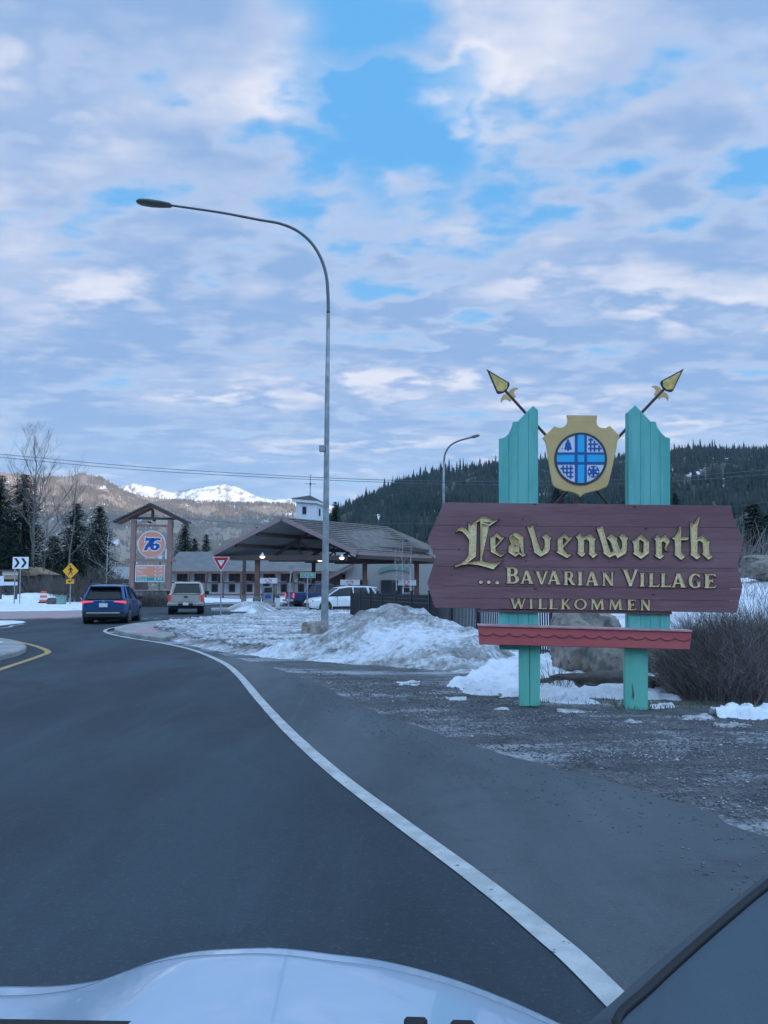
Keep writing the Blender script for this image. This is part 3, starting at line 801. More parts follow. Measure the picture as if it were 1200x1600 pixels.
def bare_tree(px, py_top, D, label, seed, m='pale_bark', mt='twig', spread=.42, lean=0.0, r0=.16, nl=12, base_z=-.1, name='bare_tree', up=.75, first=.25, twl=1.0, gen=3, group=None):
    top = at(px, py_top, D); h = top.z - base_z
    rr = random.Random(seed); root = thing(name, label, 'tree', (top.x, D, base_z), group=group)
    npt = 9; trunk = []; x = y = 0
    for i in range(npt):
        t = i / (npt - 1); trunk.append(Vector((lean * h * (t - .0) + rr.uniform(-.012, .012) * h * t, rr.uniform(-.012, .012) * h * t, h * t)))
    rad = [r0 * (1 - .93 * i / (npt - 1)) for i in range(npt)]
    tb = MB(); tb.tube(trunk, rad, 8); tb.build('trunk', m, root, local=True, smooth=True)
    tw = MB()
    def pt(t):
        f = t * (npt - 1); i = min(int(f), npt - 2); return trunk[i].lerp(trunk[i + 1], f - i)
    def grow(mb, p, d, L, r, g):
        n = 4; P = [p]; dd = d.copy()
        for i in range(n):
            dd = (dd + Vector((rr.uniform(-.16, .16), rr.uniform(-.16, .16), rr.uniform(-.02, .16)))).normalized()
            P.append(P[-1] + dd * L / n)
        mb.tube(P, [r * (1 - .8 * i / n) for i in range(n + 1)], 4 if r > .012 else 3, cap=False)
        if g > 0:
            for k_ in range(rr.randint(4, 6)):
                f = rr.uniform(.25, 1.0); i = min(int(f * n), n - 1); q = P[i].lerp(P[i + 1], f * n - i)
                side = Vector((rr.uniform(-1, 1), rr.uniform(-1, 1), rr.uniform(-.1, .8))).normalized()
                nd = (dd * .9 + side * .75).normalized()
                grow(tw, q, nd, L * rr.uniform(.38, .62) * twl, max(r * .42, .004), g - 1)
    for i in range(nl):
        t = first + (1 - first) * (i + .3) / nl * .96; p = pt(t); a = i * 2.4 + rr.uniform(-.4, .4)
        L = h * spread * (1 - t * .72) * rr.uniform(.75, 1.15)
        d = Vector((math.cos(a), math.sin(a) * .8, up * (.7 + t * .8))).normalized()
        lb = MB(); grow(lb, p, d, L, r0 * (1 - .85 * t) * .48, gen - 1)
        lb.build('limb', m, root, local=True)
    o = tw.build('twigs', mt, root, local=True, recalc=False); o['kind'] = 'stuff'
    return root
bare_tree(62, 694, 80, 'tall bare cottonwood reaching above the mountains at far left', 31, spread=.50, lean=-.02, r0=.24, nl=18, up=1.25, first=.30, gen=4)
bare_tree(112, 722, 82, 'slimmer bare tree leaning right of the tall cottonwood', 32, spread=.36, lean=.05, r0=.16, nl=14, up=1.35, first=.32)
bare_tree(72, 806, 79, 'thin bare sapling between the two tall bare trees', 35, spread=.3, lean=.01, r0=.10, nl=9, up=1.1)
bare_tree(170, 818, 74, 'slender white birch between the dark conifers and the price sign', 33, m='birch_bark', mt='twig_brush', spread=.34, lean=-.01, r0=.09, nl=14, up=.5, name='birch_tree', first=.2)
bare_tree(620, 858, 40, 'left stem of the three white birches in front of the fuel station', 41, m='birch_bark', mt='twig_brush', spread=.22, r0=.045, nl=11, up=1.4, name='birch_tree', first=.45, lean=-.02)
bare_tree(629, 838, 41, 'middle and tallest stem of the three white birches in front of the fuel station', 42, m='birch_bark', mt='twig_brush', spread=.22, r0=.045, nl=12, up=1.4, name='birch_tree', first=.4)
bare_tree(640, 850, 40, 'right stem of the three white birches in front of the fuel station', 43, m='birch_bark', mt='twig_brush', spread=.22, r0=.05, nl=11, up=1.4, name='birch_tree', first=.45, lean=.02)

def brush(name, label, cx, cy, w, d, h, n, seed, m='twig_brush', lean=.25, r=.006, gz=0.0, hf=None, kinky=.12, m2=None, cat='shrub', fork=3):
    rr = random.Random(seed); root = thing(name, label, cat, (cx, cy, gz)); MM = [MB(), MB()]
    for i in range(n):
        a = rr.uniform(0, 6.28); q = math.sqrt(rr.random()); x = math.cos(a) * q * w / 2; y = math.sin(a) * q * d / 2
        hh = h * rr.uniform(.55, 1.0) * (1 - .35 * q * q)
        if hf: hh *= hf(x, y)
        dr = Vector((x / w * lean * 2 + rr.uniform(-lean, lean), rr.uniform(-lean, lean), 1)).normalized()
        p = Vector((x, y, -.05)); P = [p]
        for _ in range(4):
            dr = (dr + Vector((rr.uniform(-kinky, kinky), rr.uniform(-kinky, kinky), 0))).normalized(); P.append(P[-1] + dr * hh / 4)
        tm = MM[rr.random() < .4]
        tm.tube(P, [r, r * .85, r * .65, r * .45, r * .2], 3, cap=False)
        for _ in range(fork):
            j = rr.randint(1, 3); dd = (dr + Vector((rr.uniform(-.9, .9), rr.uniform(-.9, .9), rr.uniform(-.2, .5)))).normalized(); L = hh * rr.uniform(.15, .38)
            p0 = P[j]; p1 = p0 + dd * L * .5; p2 = p1 + (dd + Vector((rr.uniform(-.4, .4), rr.uniform(-.4, .4), .2))).normalized() * L * .5
            tm.tube([p0, p1, p2], [r * .5, r * .38, r * .12], 3, cap=False)
    MM[0].build('stems', m, root, local=True, recalc=False); MM[1].build('twigs', m2 or 'twig', root, local=True, recalc=False)
    return root
g_ = G(1150, 1101)
brush('bare_thicket', 'dense grey leafless thicket at the right edge beside the sign', g_.x + .30, g_.y + .75, 1.6, 1.4, 1.48, 3800, 51, lean=.30, r=.0036, kinky=.55, hf=lambda x, y: .85 + .30 * min(1, max(0, (x + .75) / .7)), fork=5)
brush('bare_thicket', 'leafless brush behind the right turquoise post under the red flower box', 4.55, 12.6, 1.9, 1.2, 1.2, 420, 52, lean=.35, r=.005, kinky=.45, fork=5)
brush('bare_thicket', 'greyish leafless brush on the snowy bank beyond the right end of the board', 8.3, 16.5, 4.0, 2.5, 1.7, 170, 53, lean=.3, r=.008, kinky=.2, gz=.8)
g_ = G(866, 1083)
brush('bare_shrub', 'small leafless shrub with thin red-brown shoots right of the left leg of the sign', g_.x, g_.y, .34, .3, .70, 46, 54, m='twig', lean=.45, r=.0055, kinky=.14, fork=2)
g_ = G(1022, 1078)
brush('bare_shrub', 'low arching leafless shrub right of the right leg of the sign', g_.x, g_.y, .5, .3, .45, 60, 55, m='twig', lean=.8, r=.004, kinky=.3)
g_ = G(1175, 965, 1.2)
brush('bare_sapling', 'bare saplings against the white snow slope at the right edge', 7.1, 13.2, 1.4, .8, 1.25, 90, 56, m='twig', lean=.25, r=.006, gz=.45, kinky=.15)
brush('bare_thicket', 'grey leafless brush mass on the rise right of the turquoise posts', 17.5, 38, 9, 5, 5.5, 900, 57, lean=.3, r=.03, kinky=.25)
brush('bare_thicket', 'leafless bushes between the dark conifers and the crossing sign', at(145, 900, 72).x, 72, 9, 3, 4.4, 420, 58, m='twig', lean=.3, r=.028, kinky=.25)
brush('bare_thicket', 'leafless bushes behind the chevron sign', at(60, 900, 76).x, 76, 9, 3, 4.0, 380, 59, m='twig', lean=.3, r=.028, kinky=.25)

def boulder(label, c, size, m, seed, name='boulder', rz=0, sub=5):
    bm = bmesh.new(); bmesh.ops.create_icosphere(bm, subdivisions=sub, radius=1)
    for v in bm.verts:
        p = v.co.copy(); n = noise.fractal(p * 1.1 + Vector((seed, 0, 0)), .9, 2, 4); c_ = noise.cell(p * 1.6 + Vector((seed, 3, 1)))
        n2_ = noise.fractal(p * 4.5 + Vector((seed, 7, 0)), .8, 2.1, 5); q = p * (1 + .22 * n + .09 * c_ + .06 * n2_ - .05 * abs(noise.noise(p * 2.6 + Vector((0, seed, 4)))))
        q.z = min(q.z, .88 + .05 * n); q.x = max(min(q.x, .9 + .08 * n), -.9 - .08 * n)
        v.co = Vector((q.x * size[0], q.y * size[1], q.z * size[2]))
    me = bpy.data.meshes.new(name); bm.to_mesh(me); bm.free(); me.materials.append(M[m])
    me.polygons.foreach_set('use_smooth', [True] * len(me.polygons))
    o = bpy.data.objects.new(name, me); C.objects.link(o); o.location = c; o.rotation_euler.z = rz; return tag(o, label, 'boulder')
p = at(918, 1000, 13.2); boulder('large tan boulder behind the red flower box between the two sign legs', (p.x, 13.2, .45), (.74, .6, .74), 'boulder', 4, rz=.4)
p = at(962, 1015, 12.4); boulder('grey-brown boulder leaning on the large tan boulder beside the right sign leg', (p.x, 12.4, .25), (.50, .45, .58), 'boulder', 9, rz=1.4)
p = G(950, 1086); boulder('low dark mossy rock in the snow between the two legs of the sign', (p.x + .1, p.y + .5, .02), (.95, .42, .27), 'boulder_dark', 14)
p = at(490, 985, 20.5); boulder('grey boulder at the left foot of the tall street lamp', (at(492, 985, 20.8).x, 20.8, .2), (.40, .36, .42), 'boulder', 18, rz=.3)
boulder('small rock wedged between the lamp base and the grey boulder', (at(500, 990, 20.1).x, 20.1, .08), (.2, .2, .2), 'boulder', 22)
p = at(1195, 900, 19); boulder('big snow-dusted boulder on the slope at the right edge', (at(1212, 900, 18).x, 18, 1.98), (.95, .6, .36), 'boulder', 25, rz=.2)

# ================================================================ the welcome sign
SX0, SY0, SX1, SY1 = 1.875, 9.5, 3.198, 9.35
U = Vector((SX1 - SX0, SY1 - SY0, 0)).normalized(); N = Vector((U.y, -U.x, 0))      # N looks back to the road
SO = Vector((2.53, 9.426, 0)); SRZ = math.atan2(U.y, U.x)
def S(px, py, n=0.0):
    d = ray(px, py); o = Vector((0, 0, CAMH)); P0 = SO + N * n
    t = (P0 - o).dot(N) / d.dot(N); p = o + d * t - P0
    return (p.dot(U), p.z)
def SL(u, v, n): return Vector((u, -n, v))        # local frame of the sign
sign = thing('welcome_sign', 'big purple timber welcome sign with gilded lettering on turquoise posts beside the road', 'sign', SO, SRZ)
def SP(name, pxpoly, n0, n1, m, parent=sign, bevel=.004, holes=(), pxref=None):
    q = n1 if pxref is None else pxref
    mb = MB(); mb.prism([S(x, y, q) for x, y in pxpoly], SL, n0, n1, [[S(x, y, q) for x, y in h] for h in holes])
    return mb.build(name, m, parent, local=True, bevel=bevel)

# --- turquoise post boards (each upright board is a part)
Ltop = [(779.5, 685.7), (788, 683.5), (794.5, 678), (799, 668.5), (801.5, 659), (809.3, 658), (832.6, 633.9), (840.8, 641)]
Rtop = [(982.2, 642.3), (992.5, 632.8), (1016.3, 658), (1024.8, 658.8), (1027.3, 668), (1034, 677), (1040, 682.5), (1047.2, 684.8)]
def cutboards(top, xs, ybot, n0, n1, m='teal'):
    X = [p[0] for p in top]; Y = [p[1] for p in top]
    for a, c in zip(xs[:-1], xs[1:]):
        a2 = a + (.12 if a != xs[0] else 0); c2 = c - (.12 if c != xs[-1] else 0)
        pts = [(a2, float(np.interp(a2, X, Y)))] + [p for p in top if a2 + .3 < p[0] < c2 - .3] + [(c2, float(np.interp(c2, X, Y)))]
        SP('board', pts + [(c2, ybot), (a2, ybot)], n0, n1 + rnd.uniform(-.0025, .0025), m)
cutboards(Ltop, [779.5, 795, 809.4, 825.8, 840.8], 977, .0, .045)
cutboards(Rtop, [982.2, 1001, 1016.3, 1031.5, 1047.2], 985, .0, .045)
# thick edge plank seen at the inner side of the right post
SP('post_core', [(979.2, 644), (1045, 687), (1045, 985), (979.2, 985)], -.10, -.003, 'teal')
SP('post_core', [(781, 689), (839, 645), (839, 977), (781, 977)], -.10, -.003, 'teal')
# --- legs
SP('leg', [(811, 1000), (827.3, 1000), (827.6, 1104), (811.5, 1104)], -.06, .06, 'teal_worn', bevel=.008)
SP('leg', [(828, 1000), (844.5, 1000), (843.5, 1104), (828.3, 1104)], -.06, .057, 'teal_worn', bevel=.008)
SP('leg', [(976.5, 1003), (1012.6, 1003), (1012.6, 1112), (977, 1112)], -.06, .06, 'teal_worn', bevel=.008)
SP('lower_board', [(779.5, 1008), (812, 1009), (812, 1015.5), (781, 1015)], -.02, .03, 'teal_worn')

# --- purple name board, six long planks with the ragged ends sawn in one profile
LE = [(693.5, 785), (668, 843.5), (681, 870), (667.5, 911), (679, 949.5)]
RE = [(1142, 790), (1147, 812.5), (1162.5, 843), (1152, 884), (1160.5, 916.5), (1151, 957.5)]
BN0, BN1 = .06, .115
seams = [(785, 790), (821, 825), (859, 864), (885, 888.5), (915.5, 920), (934.5, 939), (949.5, 957.5)]
def ex(E, y): return float(np.interp(y, [p[1] for p in E], [p[0] for p in E]))
for i in range(6):
    (a0, a1), (c0, c1) = seams[i], seams[i + 1]
    g0 = .14 if i else 0; g1 = .14 if i < 5 else 0
    poly = [(ex(LE, a0 + g0), a0 + g0), (ex(RE, a1 + g0), a1 + g0)] + [p for p in RE if a1 + 1 < p[1] < c1 - 1] + [(ex(RE, c1 - g1), c1 - g1), (ex(LE, c0 - g1), c0 - g1)] + [p for p in LE[::-1] if a0 + 1 < p[1] < c0 - 1]
    SP('plank', poly, BN0, BN1 + rnd.uniform(-.0012, .0012), 'maroon', bevel=.003)
SP('backing', [(700, 795), (1135, 800), (1140, 945), (690, 940)], BN0 - .02, BN0 + .012, 'letter_edge', bevel=0)
SP('lower_rail', [(746, 951.5), (1050, 955.5), (1050, 960), (746, 956)], .05, .09, 'maroon', bevel=.003)
# dark knots and old fixing holes, set in the wood
for x, y in [(816, 812), (838, 820), (829, 853.5), (822, 876), (717, 858), (1009, 826), (1021, 929), (706, 899), (836, 920), (835, 788), (991, 792)]:
    u, v = S(x, y, BN1); mb = MB(); rx = .014 if y not in (826, 929, 920, 788, 792) else .022
    mb.prism([(u + rx * math.cos(t), v + rx * .45 * math.sin(t)) for t in [k * math.pi / 4 for k in range(8)]], SL, BN1 - .004, BN1 + .0028); mb.build('knot', 'letter_edge', sign, local=True)

def letter(outer, holes, n, name='letter', inset=2.3, grow=1.35, m='gold_leaf', depth=.030, parent=sign, me='letter_edge'):
    """one incised-looking letter: dark surround, gilt walls falling to a gilt floor"""
    o_ = [S(x, y, n) for x, y in outer]; hs_ = [[S(x, y, n) for x, y in h] for h in holes]
    px = .0082
    go = poly_inset(o_, grow * px, grow=True)
    mb = MB()
    mb.prism(go, SL, n + .0005, n + .0055, [poly_inset(h, grow * px) for h in hs_])
    L = mb.build('letter_ground', me, parent, local=True, recalc=True)
    io = poly_inset(o_, inset * px, others=hs_)
    ih = [poly_inset(h, inset * px * .6, grow=True) for h in hs_]
    V = []; F = []
    hi = n + .006 + depth; lo = n + .0075
    def wall(a, c):
        k = len(V); m_ = len(a)
        V.extend([SL(p[0], p[1], hi) for p in a] + [SL(p[0], p[1], lo) for p in c] + [SL(p[0], p[1], n + .004) for p in a])
        for i in range(m_):
            j = (i + 1) % m_
            F.append((k + i, k + j, k + m_ + j, k + m_ + i)); F.append((k + i, k + j, k + 2 * m_ + j, k + 2 * m_ + i))
    wall(o_, io)
    for a, c in zip(hs_, ih): wall(a, c)
    k = len(V)
    loops = [io] + ih; flat = [p for l in loops for p in l]
    V.extend([SL(p[0], p[1], lo) for p in flat])
    F.extend([tuple(i + k for i in t) for t in tessellate_polygon([[Vector((p[0], p[1], 0)) for p in l] for l in loops])])
    o = mesh(name, V, F, m, parent, local=True, recalc=False)
    # dark counters
    for h in hs_:
        pass
    return o
def Z(ox, oy, s, pts): return [(ox + x / s, oy + y / s) for x, y in pts]
nB = BN1 + .0015
BL = [
 ((700, 790, 12), [(150, 505), (172, 455), (210, 425), (260, 412), (320, 425), (385, 478), (383, 330), (442, 345), (550, 265), (640, 205), (712, 217), (840, 287), (950, 270), (850, 335), (780, 382), (645, 338), (640, 1040), (720, 1062), (900, 1078), (1022, 1028), (930, 1110), (850, 1195), (700, 1150), (560, 1112), (400, 1095), (260, 1112), (140, 1158), (125, 1130), (250, 1080), (330, 1010), (385, 935), (395, 640), (340, 560), (270, 490), (200, 470)],
  [[(542, 318), (605, 285), (605, 1033), (480, 1050), (372, 1068), (450, 1010), (527, 955)]]),
 ((700, 790, 12), [(790, 600), (850, 572), (915, 507), (1005, 597), (1055, 600), (885, 795), (892, 850), (980, 918), (1070, 907), (985, 965), (800, 865)], [[(888, 602), (905, 587), (980, 648), (888, 760)]]),
 ((790, 800, 15), [(80, 600), (120, 530), (205, 480), (270, 490), (410, 590), (420, 970), (482, 992), (400, 1052), (310, 985), (225, 1048), (50, 935), (70, 915), (68, 800), (130, 745), (95, 680)], [[(122, 600), (172, 548), (300, 640), (305, 708), (240, 728), (160, 700)], [(185, 772), (300, 765), (303, 940), (245, 965), (185, 915)]]),
 ((790, 800, 15), [(505, 350), (560, 345), (635, 308), (720, 620), (790, 830), (850, 940), (900, 850), (915, 760), (905, 650), (850, 580), (940, 505), (1020, 590), (1068, 608), (1035, 660), (1030, 880), (980, 955), (820, 1047), (645, 935), (668, 915), (590, 600)], []),
 ((865, 800, 15), [(90, 630), (165, 580), (240, 508), (340, 600), (428, 603), (215, 842), (225, 890), (320, 990), (422, 1003), (310, 1082), (50, 935), (92, 915)], [[(208, 620), (235, 597), (320, 670), (208, 785)]]),
 ((865, 800, 15), [(508, 570), (545, 560), (600, 502), (690, 592), (770, 565), (850, 513), (940, 610), (987, 624), (950, 680), (950, 950), (1022, 1000), (915, 1077), (803, 970), (830, 950), (828, 695), (765, 625), (702, 668), (700, 945), (742, 980), (655, 1057), (543, 965), (570, 940), (563, 640)], []),
 ((925, 800, 15), [(98, 370), (165, 362), (235, 330), (308, 590), (355, 760), (425, 950), (498, 928), (440, 730), (395, 660), (328, 602), (385, 570), (440, 513), (530, 600), (582, 605), (562, 660), (600, 770), (650, 920), (697, 830), (695, 690), (622, 572), (665, 555), (705, 508), (800, 590), (842, 605), (805, 662), (800, 880), (777, 970), (590, 1082), (538, 1002), (400, 1067), (248, 958), (270, 930), (190, 640)], []),
 ((980, 800, 15), [(105, 690), (200, 640), (310, 528), (430, 640), (503, 695), (495, 750), (495, 962), (315, 1098), (128, 975), (152, 940), (138, 740)], [[(265, 665), (290, 645), (375, 712), (370, 955), (330, 970), (265, 905)]]),
 ((980, 800, 15), [(603, 615), (650, 600), (690, 548), (760, 612), (820, 590), (872, 548), (982, 682), (915, 820), (900, 870), (925, 905), (890, 913), (862, 860), (900, 742), (840, 682), (790, 712), (795, 985), (852, 1030), (755, 1103), (628, 1020), (665, 995), (660, 680)], []),
 ((1040, 800, 15), [(133, 620), (210, 580), (290, 460), (318, 335), (348, 345), (340, 588), (480, 590), (528, 588), (500, 657), (342, 662), (345, 960), (447, 1050), (355, 1122), (193, 1000), (212, 970), (205, 660)], []),
 ((1040, 800, 15), [(568, 248), (630, 312), (700, 230), (765, 113), (783, 128), (727, 340), (722, 610), (780, 590), (840, 558), (950, 670), (1022, 690), (992, 750), (1000, 950), (1012, 1000), (1087, 1045), (985, 1117), (843, 980), (870, 950), (858, 735), (790, 672), (725, 695), (725, 965), (802, 1050), (715, 1112), (558, 990), (585, 960)], []),
]
for (ox, oy, s_), outer, holes in BL:
    letter(Z(ox, oy, s_, outer), [Z(ox, oy, s_, h) for h in holes], nB)
circ = lambda cx, cy, rx, ry, n=16: [(cx + rx * math.cos(2 * math.pi * k / n), cy + ry * math.sin(2 * math.pi * k / n)) for k in range(n)]
GL = {
 'I': (.34, [(0, 0), (.34, 0), (.26, .08), (.26, .92), (.34, 1), (0, 1), (.08, .92), (.08, .08)], []),
 'L': (.74, [(0, 0), (.68, 0), (.76, .24), (.62, .11), (.29, .11), (.29, .92), (.38, 1), (0, 1), (.09, .92), (.09, .08)], []),
 'E': (.72, [(0, 0), (.66, 0), (.74, .22), (.6, .1), (.29, .1), (.29, .46), (.45, .46), (.53, .36), (.53, .67), (.45, .57), (.29, .57), (.29, .90), (.56, .90), (.70, .78), (.66, 1), (0, 1), (.09, .92), (.09, .08)], []),
 'A': (.94, [(0, 0), (.3, 0), (.22, .08), (.28, .25), (.56, .25), (.62, .08), (.55, 0), (.94, 0), (.86, .08), (.55, 1.03), (.36, 1.03), (.10, .08)], [[(.32, .36), (.53, .36), (.42, .74)]]),
 'V': (.94, [(0, 1), (.38, 1), (.30, .93), (.52, .30), (.72, .93), (.64, 1), (.94, 1), (.86, .93), (.54, 0), (.42, 0), (.10, .93)], []),
 'N': (.84, [(0, 0), (.28, 0), (.20, .08), (.20, .68), (.60, 0), (.75, 0), (.75, .92), (.84, 1), (.56, 1), (.64, .92), (.64, .34), (.25, 1), (0, 1), (.09, .9), (.09, .08)], []),
 'R': (.88, [(0, 0), (.37, 0), (.29, .08), (.29, .42), (.36, .42), (.60, .03), (.88, -.03), (.82, .08), (.58, .46), (.69, .58), (.71, .76), (.62, .93), (.45, 1), (0, 1), (.09, .92), (.09, .08)], [[(.29, .51), (.40, .52), (.51, .62), (.52, .75), (.47, .87), (.38, .90), (.29, .90)]]),
 'B': (.76, [(0, 0), (.5, 0), (.66, .06), (.76, .2), (.74, .38), (.58, .52), (.67, .62), (.69, .8), (.6, .94), (.44, 1), (-.06, 1), (.08, .93), (.10, .07)], [[(.29, .10), (.46, .10), (.55, .18), (.55, .34), (.45, .45), (.29, .45)], [(.29, .56), (.42, .57), (.49, .66), (.49, .80), (.41, .91), (.29, .91)]]),
 'G': (.88, [(.80, .98), (.76, .70), (.62, .86), (.46, .91), (.31, .81), (.24, .6), (.24, .4), (.31, .18), (.46, .09), (.58, .11), (.61, .16), (.61, .36), (.50, .44), (.88, .44), (.80, .36), (.80, .08), (.6, 0), (.42, -.03), (.2, .05), (.05, .22), (0, .5), (.05, .78), (.2, .95), (.42, 1.03), (.62, 1), (.72, .95)], []),
 'O': (1.0, [(.5 + .5 * math.cos(t), .5 + .52 * math.sin(t)) for t in [k * math.pi / 10 for k in range(20)]], [[(.5 + .33 * math.cos(t), .5 + .40 * math.sin(t)) for t in [k * math.pi / 7 for k in range(14)]]]),
 'W': (1.3, [(0, 1), (.36, 1), (.28, .93), (.43, .30), (.62, .85), (.56, 1), (.82, 1), (.78, .88), (.93, .30), (1.09, .93), (1.0, 1), (1.3, 1), (1.21, .93), (.95, 0), (.84, 0), (.66, .58), (.46, 0), (.35, 0), (.10, .93)], []),
 'K': (.90, [(0, 0), (.37, 0), (.29, .08), (.29, .41), (.35, .47), (.62, .08), (.56, 0), (.94, 0), (.84, .08), (.47, .57), (.72, .93), (.88, 1), (.54, 1), (.58, .93), (.29, .57), (.29, .92), (.37, 1), (0, 1), (.09, .92), (.09, .08)], []),
 'M': (1.14, [(0, 0), (.27, 0), (.19, .08), (.24, .66), (.5, 0), (.58, 0), (.85, .70), (.87, .08), (.79, 0), (1.14, 0), (1.05, .08), (1.0, .92), (1.08, 1), (.84, 1), (.57, .38), (.30, 1), (.04, 1), (.13, .92), (.09, .08)], []),
}
def cap(ch, x0, x1, y0, y1):
    w, o_, h_ = GL[ch]; f = lambda p: (x0 + p[0] / w * (x1 - x0), y1 - p[1] * (y1 - y0))
    letter([f(p) for p in o_], [[f(p) for p in h] for h in h_], nB, inset=1.3, grow=.95, depth=.015)
for a in [('B', 790, 811, 886, 911.5), ('A', 812.5, 834, 891.5, 912), ('V', 835, 857, 892, 913), ('A', 854.5, 876.5, 892, 913), ('R', 880, 899, 892.5, 914), ('I', 901.5, 911, 893, 914.5),
          ('A', 913.5, 936, 893.3, 914.8), ('N', 940, 959.5, 894, 915), ('V', 971, 997.5, 889.5, 916), ('I', 998.5, 1007.5, 895, 916.3), ('L', 1012.5, 1030, 895.3, 917), ('L', 1031, 1048.5, 895.5, 917.3),
          ('A', 1048, 1072, 896, 917.8), ('G', 1075.5, 1095, 896.3, 918.3), ('E', 1099, 1118.5, 896.6, 918.8),
          ('W', 796, 822.5, 935, 951), ('I', 826.5, 833, 935.2, 951.2), ('L', 840, 855, 935.3, 951.4), ('L', 857, 872.5, 935.4, 951.5), ('K', 876, 892, 935.6, 951.6), ('O', 897, 916.5, 935.6, 952.2),
          ('M', 922, 944.5, 936, 952.4), ('M', 950.5, 972.5, 936.4, 952.8), ('E', 979, 994, 936.7, 953.2), ('N', 1000, 1016.5, 937, 953.6)]: cap(*a)
for x, y in ((751.5, 909.3), (763.8, 909.3), (777, 910)): letter(circ(x, y, 3.1, 2.9, 10), [], nB, inset=1.0, grow=1.1, depth=.008)

# --- red flower box ledge
SP('flower_box', [(747, 977.5), (1081, 986.5), (1078, 1015), (749, 1007)], -.04, .20, 'red_paint', bevel=.006)
SP('ledge_trim', [(745.8, 975.6), (1082, 984.8), (1082, 987.6), (746, 978.6)], -.05, .222, 'pink_edge', bevel=.003)
sc_ = []
nS = 14
for i in range(nS * 6 + 1):
    t = i / (nS * 6); x = 748 + 331 * t; yb = 991.5 + 9 * t * .98 - 1.0
    ph = (i % 6) / 6; sc_.append((x, yb + 4.3 * math.sin(math.pi * ph) ** .8 - 1.0))
SP('scallop_trim', sc_ + [(p[0], p[1] - 1.35) for p in sc_[::-1]], .198, .209, 'red_trim', bevel=0, pxref=.209)

# --- crest
def CZ(pts): return Z(840, 640, 8.571, pts)
shield = SP('shield', CZ([(388, 72), (800, 78), (790, 150), (798, 195), (820, 225), (860, 243), (910, 244), (950, 225), (965, 210), (1100, 350), (1072, 420), (1058, 520), (1040, 600), (960, 950), (945, 1000), (925, 1035), (810, 1082), (700, 1105), (630, 1125), (600, 1145), (572, 1175), (548, 1145), (510, 1122), (440, 1100), (330, 1080), (230, 1035), (200, 990), (150, 720), (128, 560), (115, 460), (92, 410), (65, 378), (140, 305), (230, 215), (262, 236), (310, 242), (355, 225), (390, 190), (405, 130)]), .02, .065, 'gold_tan', bevel=.006)
cc = (578, 658)
ring = lambda r, n=48: [(cc[0] + r * math.cos(2 * math.pi * k / n), cc[1] + r * math.sin(2 * math.pi * k / n)) for k in range(n)]
SP('disc_rim', CZ(ring(354)), .0655, .078, 'crest_rim', bevel=.003, holes=[CZ(ring(324))])
SP('disc', CZ(ring(323)), .066, .070, 'crest_white', bevel=0)
def clipband(x0, x1, y0, y1, r=322):
    pts = []
    n = 60
    # rectangle clipped by circle by sampling
    vert = (x1 - x0) < (y1 - y0)
    if vert:
        top = []; bot = []
        for i in range(7):
            x = x0 + (x1 - x0) * i / 6; q = math.sqrt(max(0, r * r - (x - cc[0]) ** 2)); top.append((x, max(y0, cc[1] - q))); bot.append((x, min(y1, cc[1] + q)))
        return top + bot[::-1]
    L_ = []; Rr = []
    for i in range(7):
        y = y0 + (y1 - y0) * i / 6; q = math.sqrt(max(0, r * r - (y - cc[1]) ** 2)); L_.append((max(x0, cc[0] - q), y)); Rr.append((min(x1, cc[0] + q), y))
    return L_ + Rr[::-1]
SP('cross_band', CZ(clipband(498, 660, 0, 2000)), .0705, .074, 'crest_navy', bevel=0)
SP('cross_band', CZ(clipband(0, 2000, 572, 737)), .0705, .0745, 'crest_navy', bevel=0)
for bnd in ((clipband(538, 626, 0, 570)), (clipband(538, 626, 738, 2000)), [(538, 606), (624, 606), (624, 702), (538, 702)], clipband(0, 494, 606, 700), clipband(664, 2000, 606, 700)):
    SP('cross_inlay', CZ(bnd), .0748, .077, 'crest_cyan', bevel=0)
SP('cross_inlay', CZ([(538, 572), (626, 572), (626, 604), (538, 604)]), .0748, .0752, 'crest_navy', bevel=0)
SP('bell', CZ([(393, 400), (422, 400), (425, 430), (443, 455), (452, 505), (462, 520), (455, 535), (425, 535), (420, 550), (398, 550), (392, 535), (362, 535), (355, 520), (366, 505), (372, 455), (390, 430)]), .0703, .0745, 'crest_navy', bevel=0)
SP('bell', CZ(circ(333, 521, 7, 9, 8)), .0703, .0745, 'crest_navy', bevel=0)
def lattice(pieces, nm):
    mb = MB()
    for k, (x0, x1, y0, y1) in enumerate(pieces):
        mb.prism([S(*p, .0745) for p in CZ([(x0, y0), (x1, y0), (x1, y1), (x0, y1)])], SL, .0703, .0742 + .0003 * (k % 2) + (.0006 if (x1 - x0) > (y1 - y0) else 0))
    return mb.build(nm, 'crest_navy', sign, local=True)
lattice([(700, 722, 378, 562), (752, 774, 420, 562), (814, 836, 480, 562), (680, 745, 394, 414), (680, 812, 452, 474), (680, 858, 510, 532)], 'lattice')
lattice([(332, 354, 748, 832), (382, 404, 748, 882), (432, 456, 748, 925), (305, 478, 778, 798), (340, 478, 832, 852), (395, 478, 888, 906)], 'lattice')
sf = MB(); c0 = (748, 832)
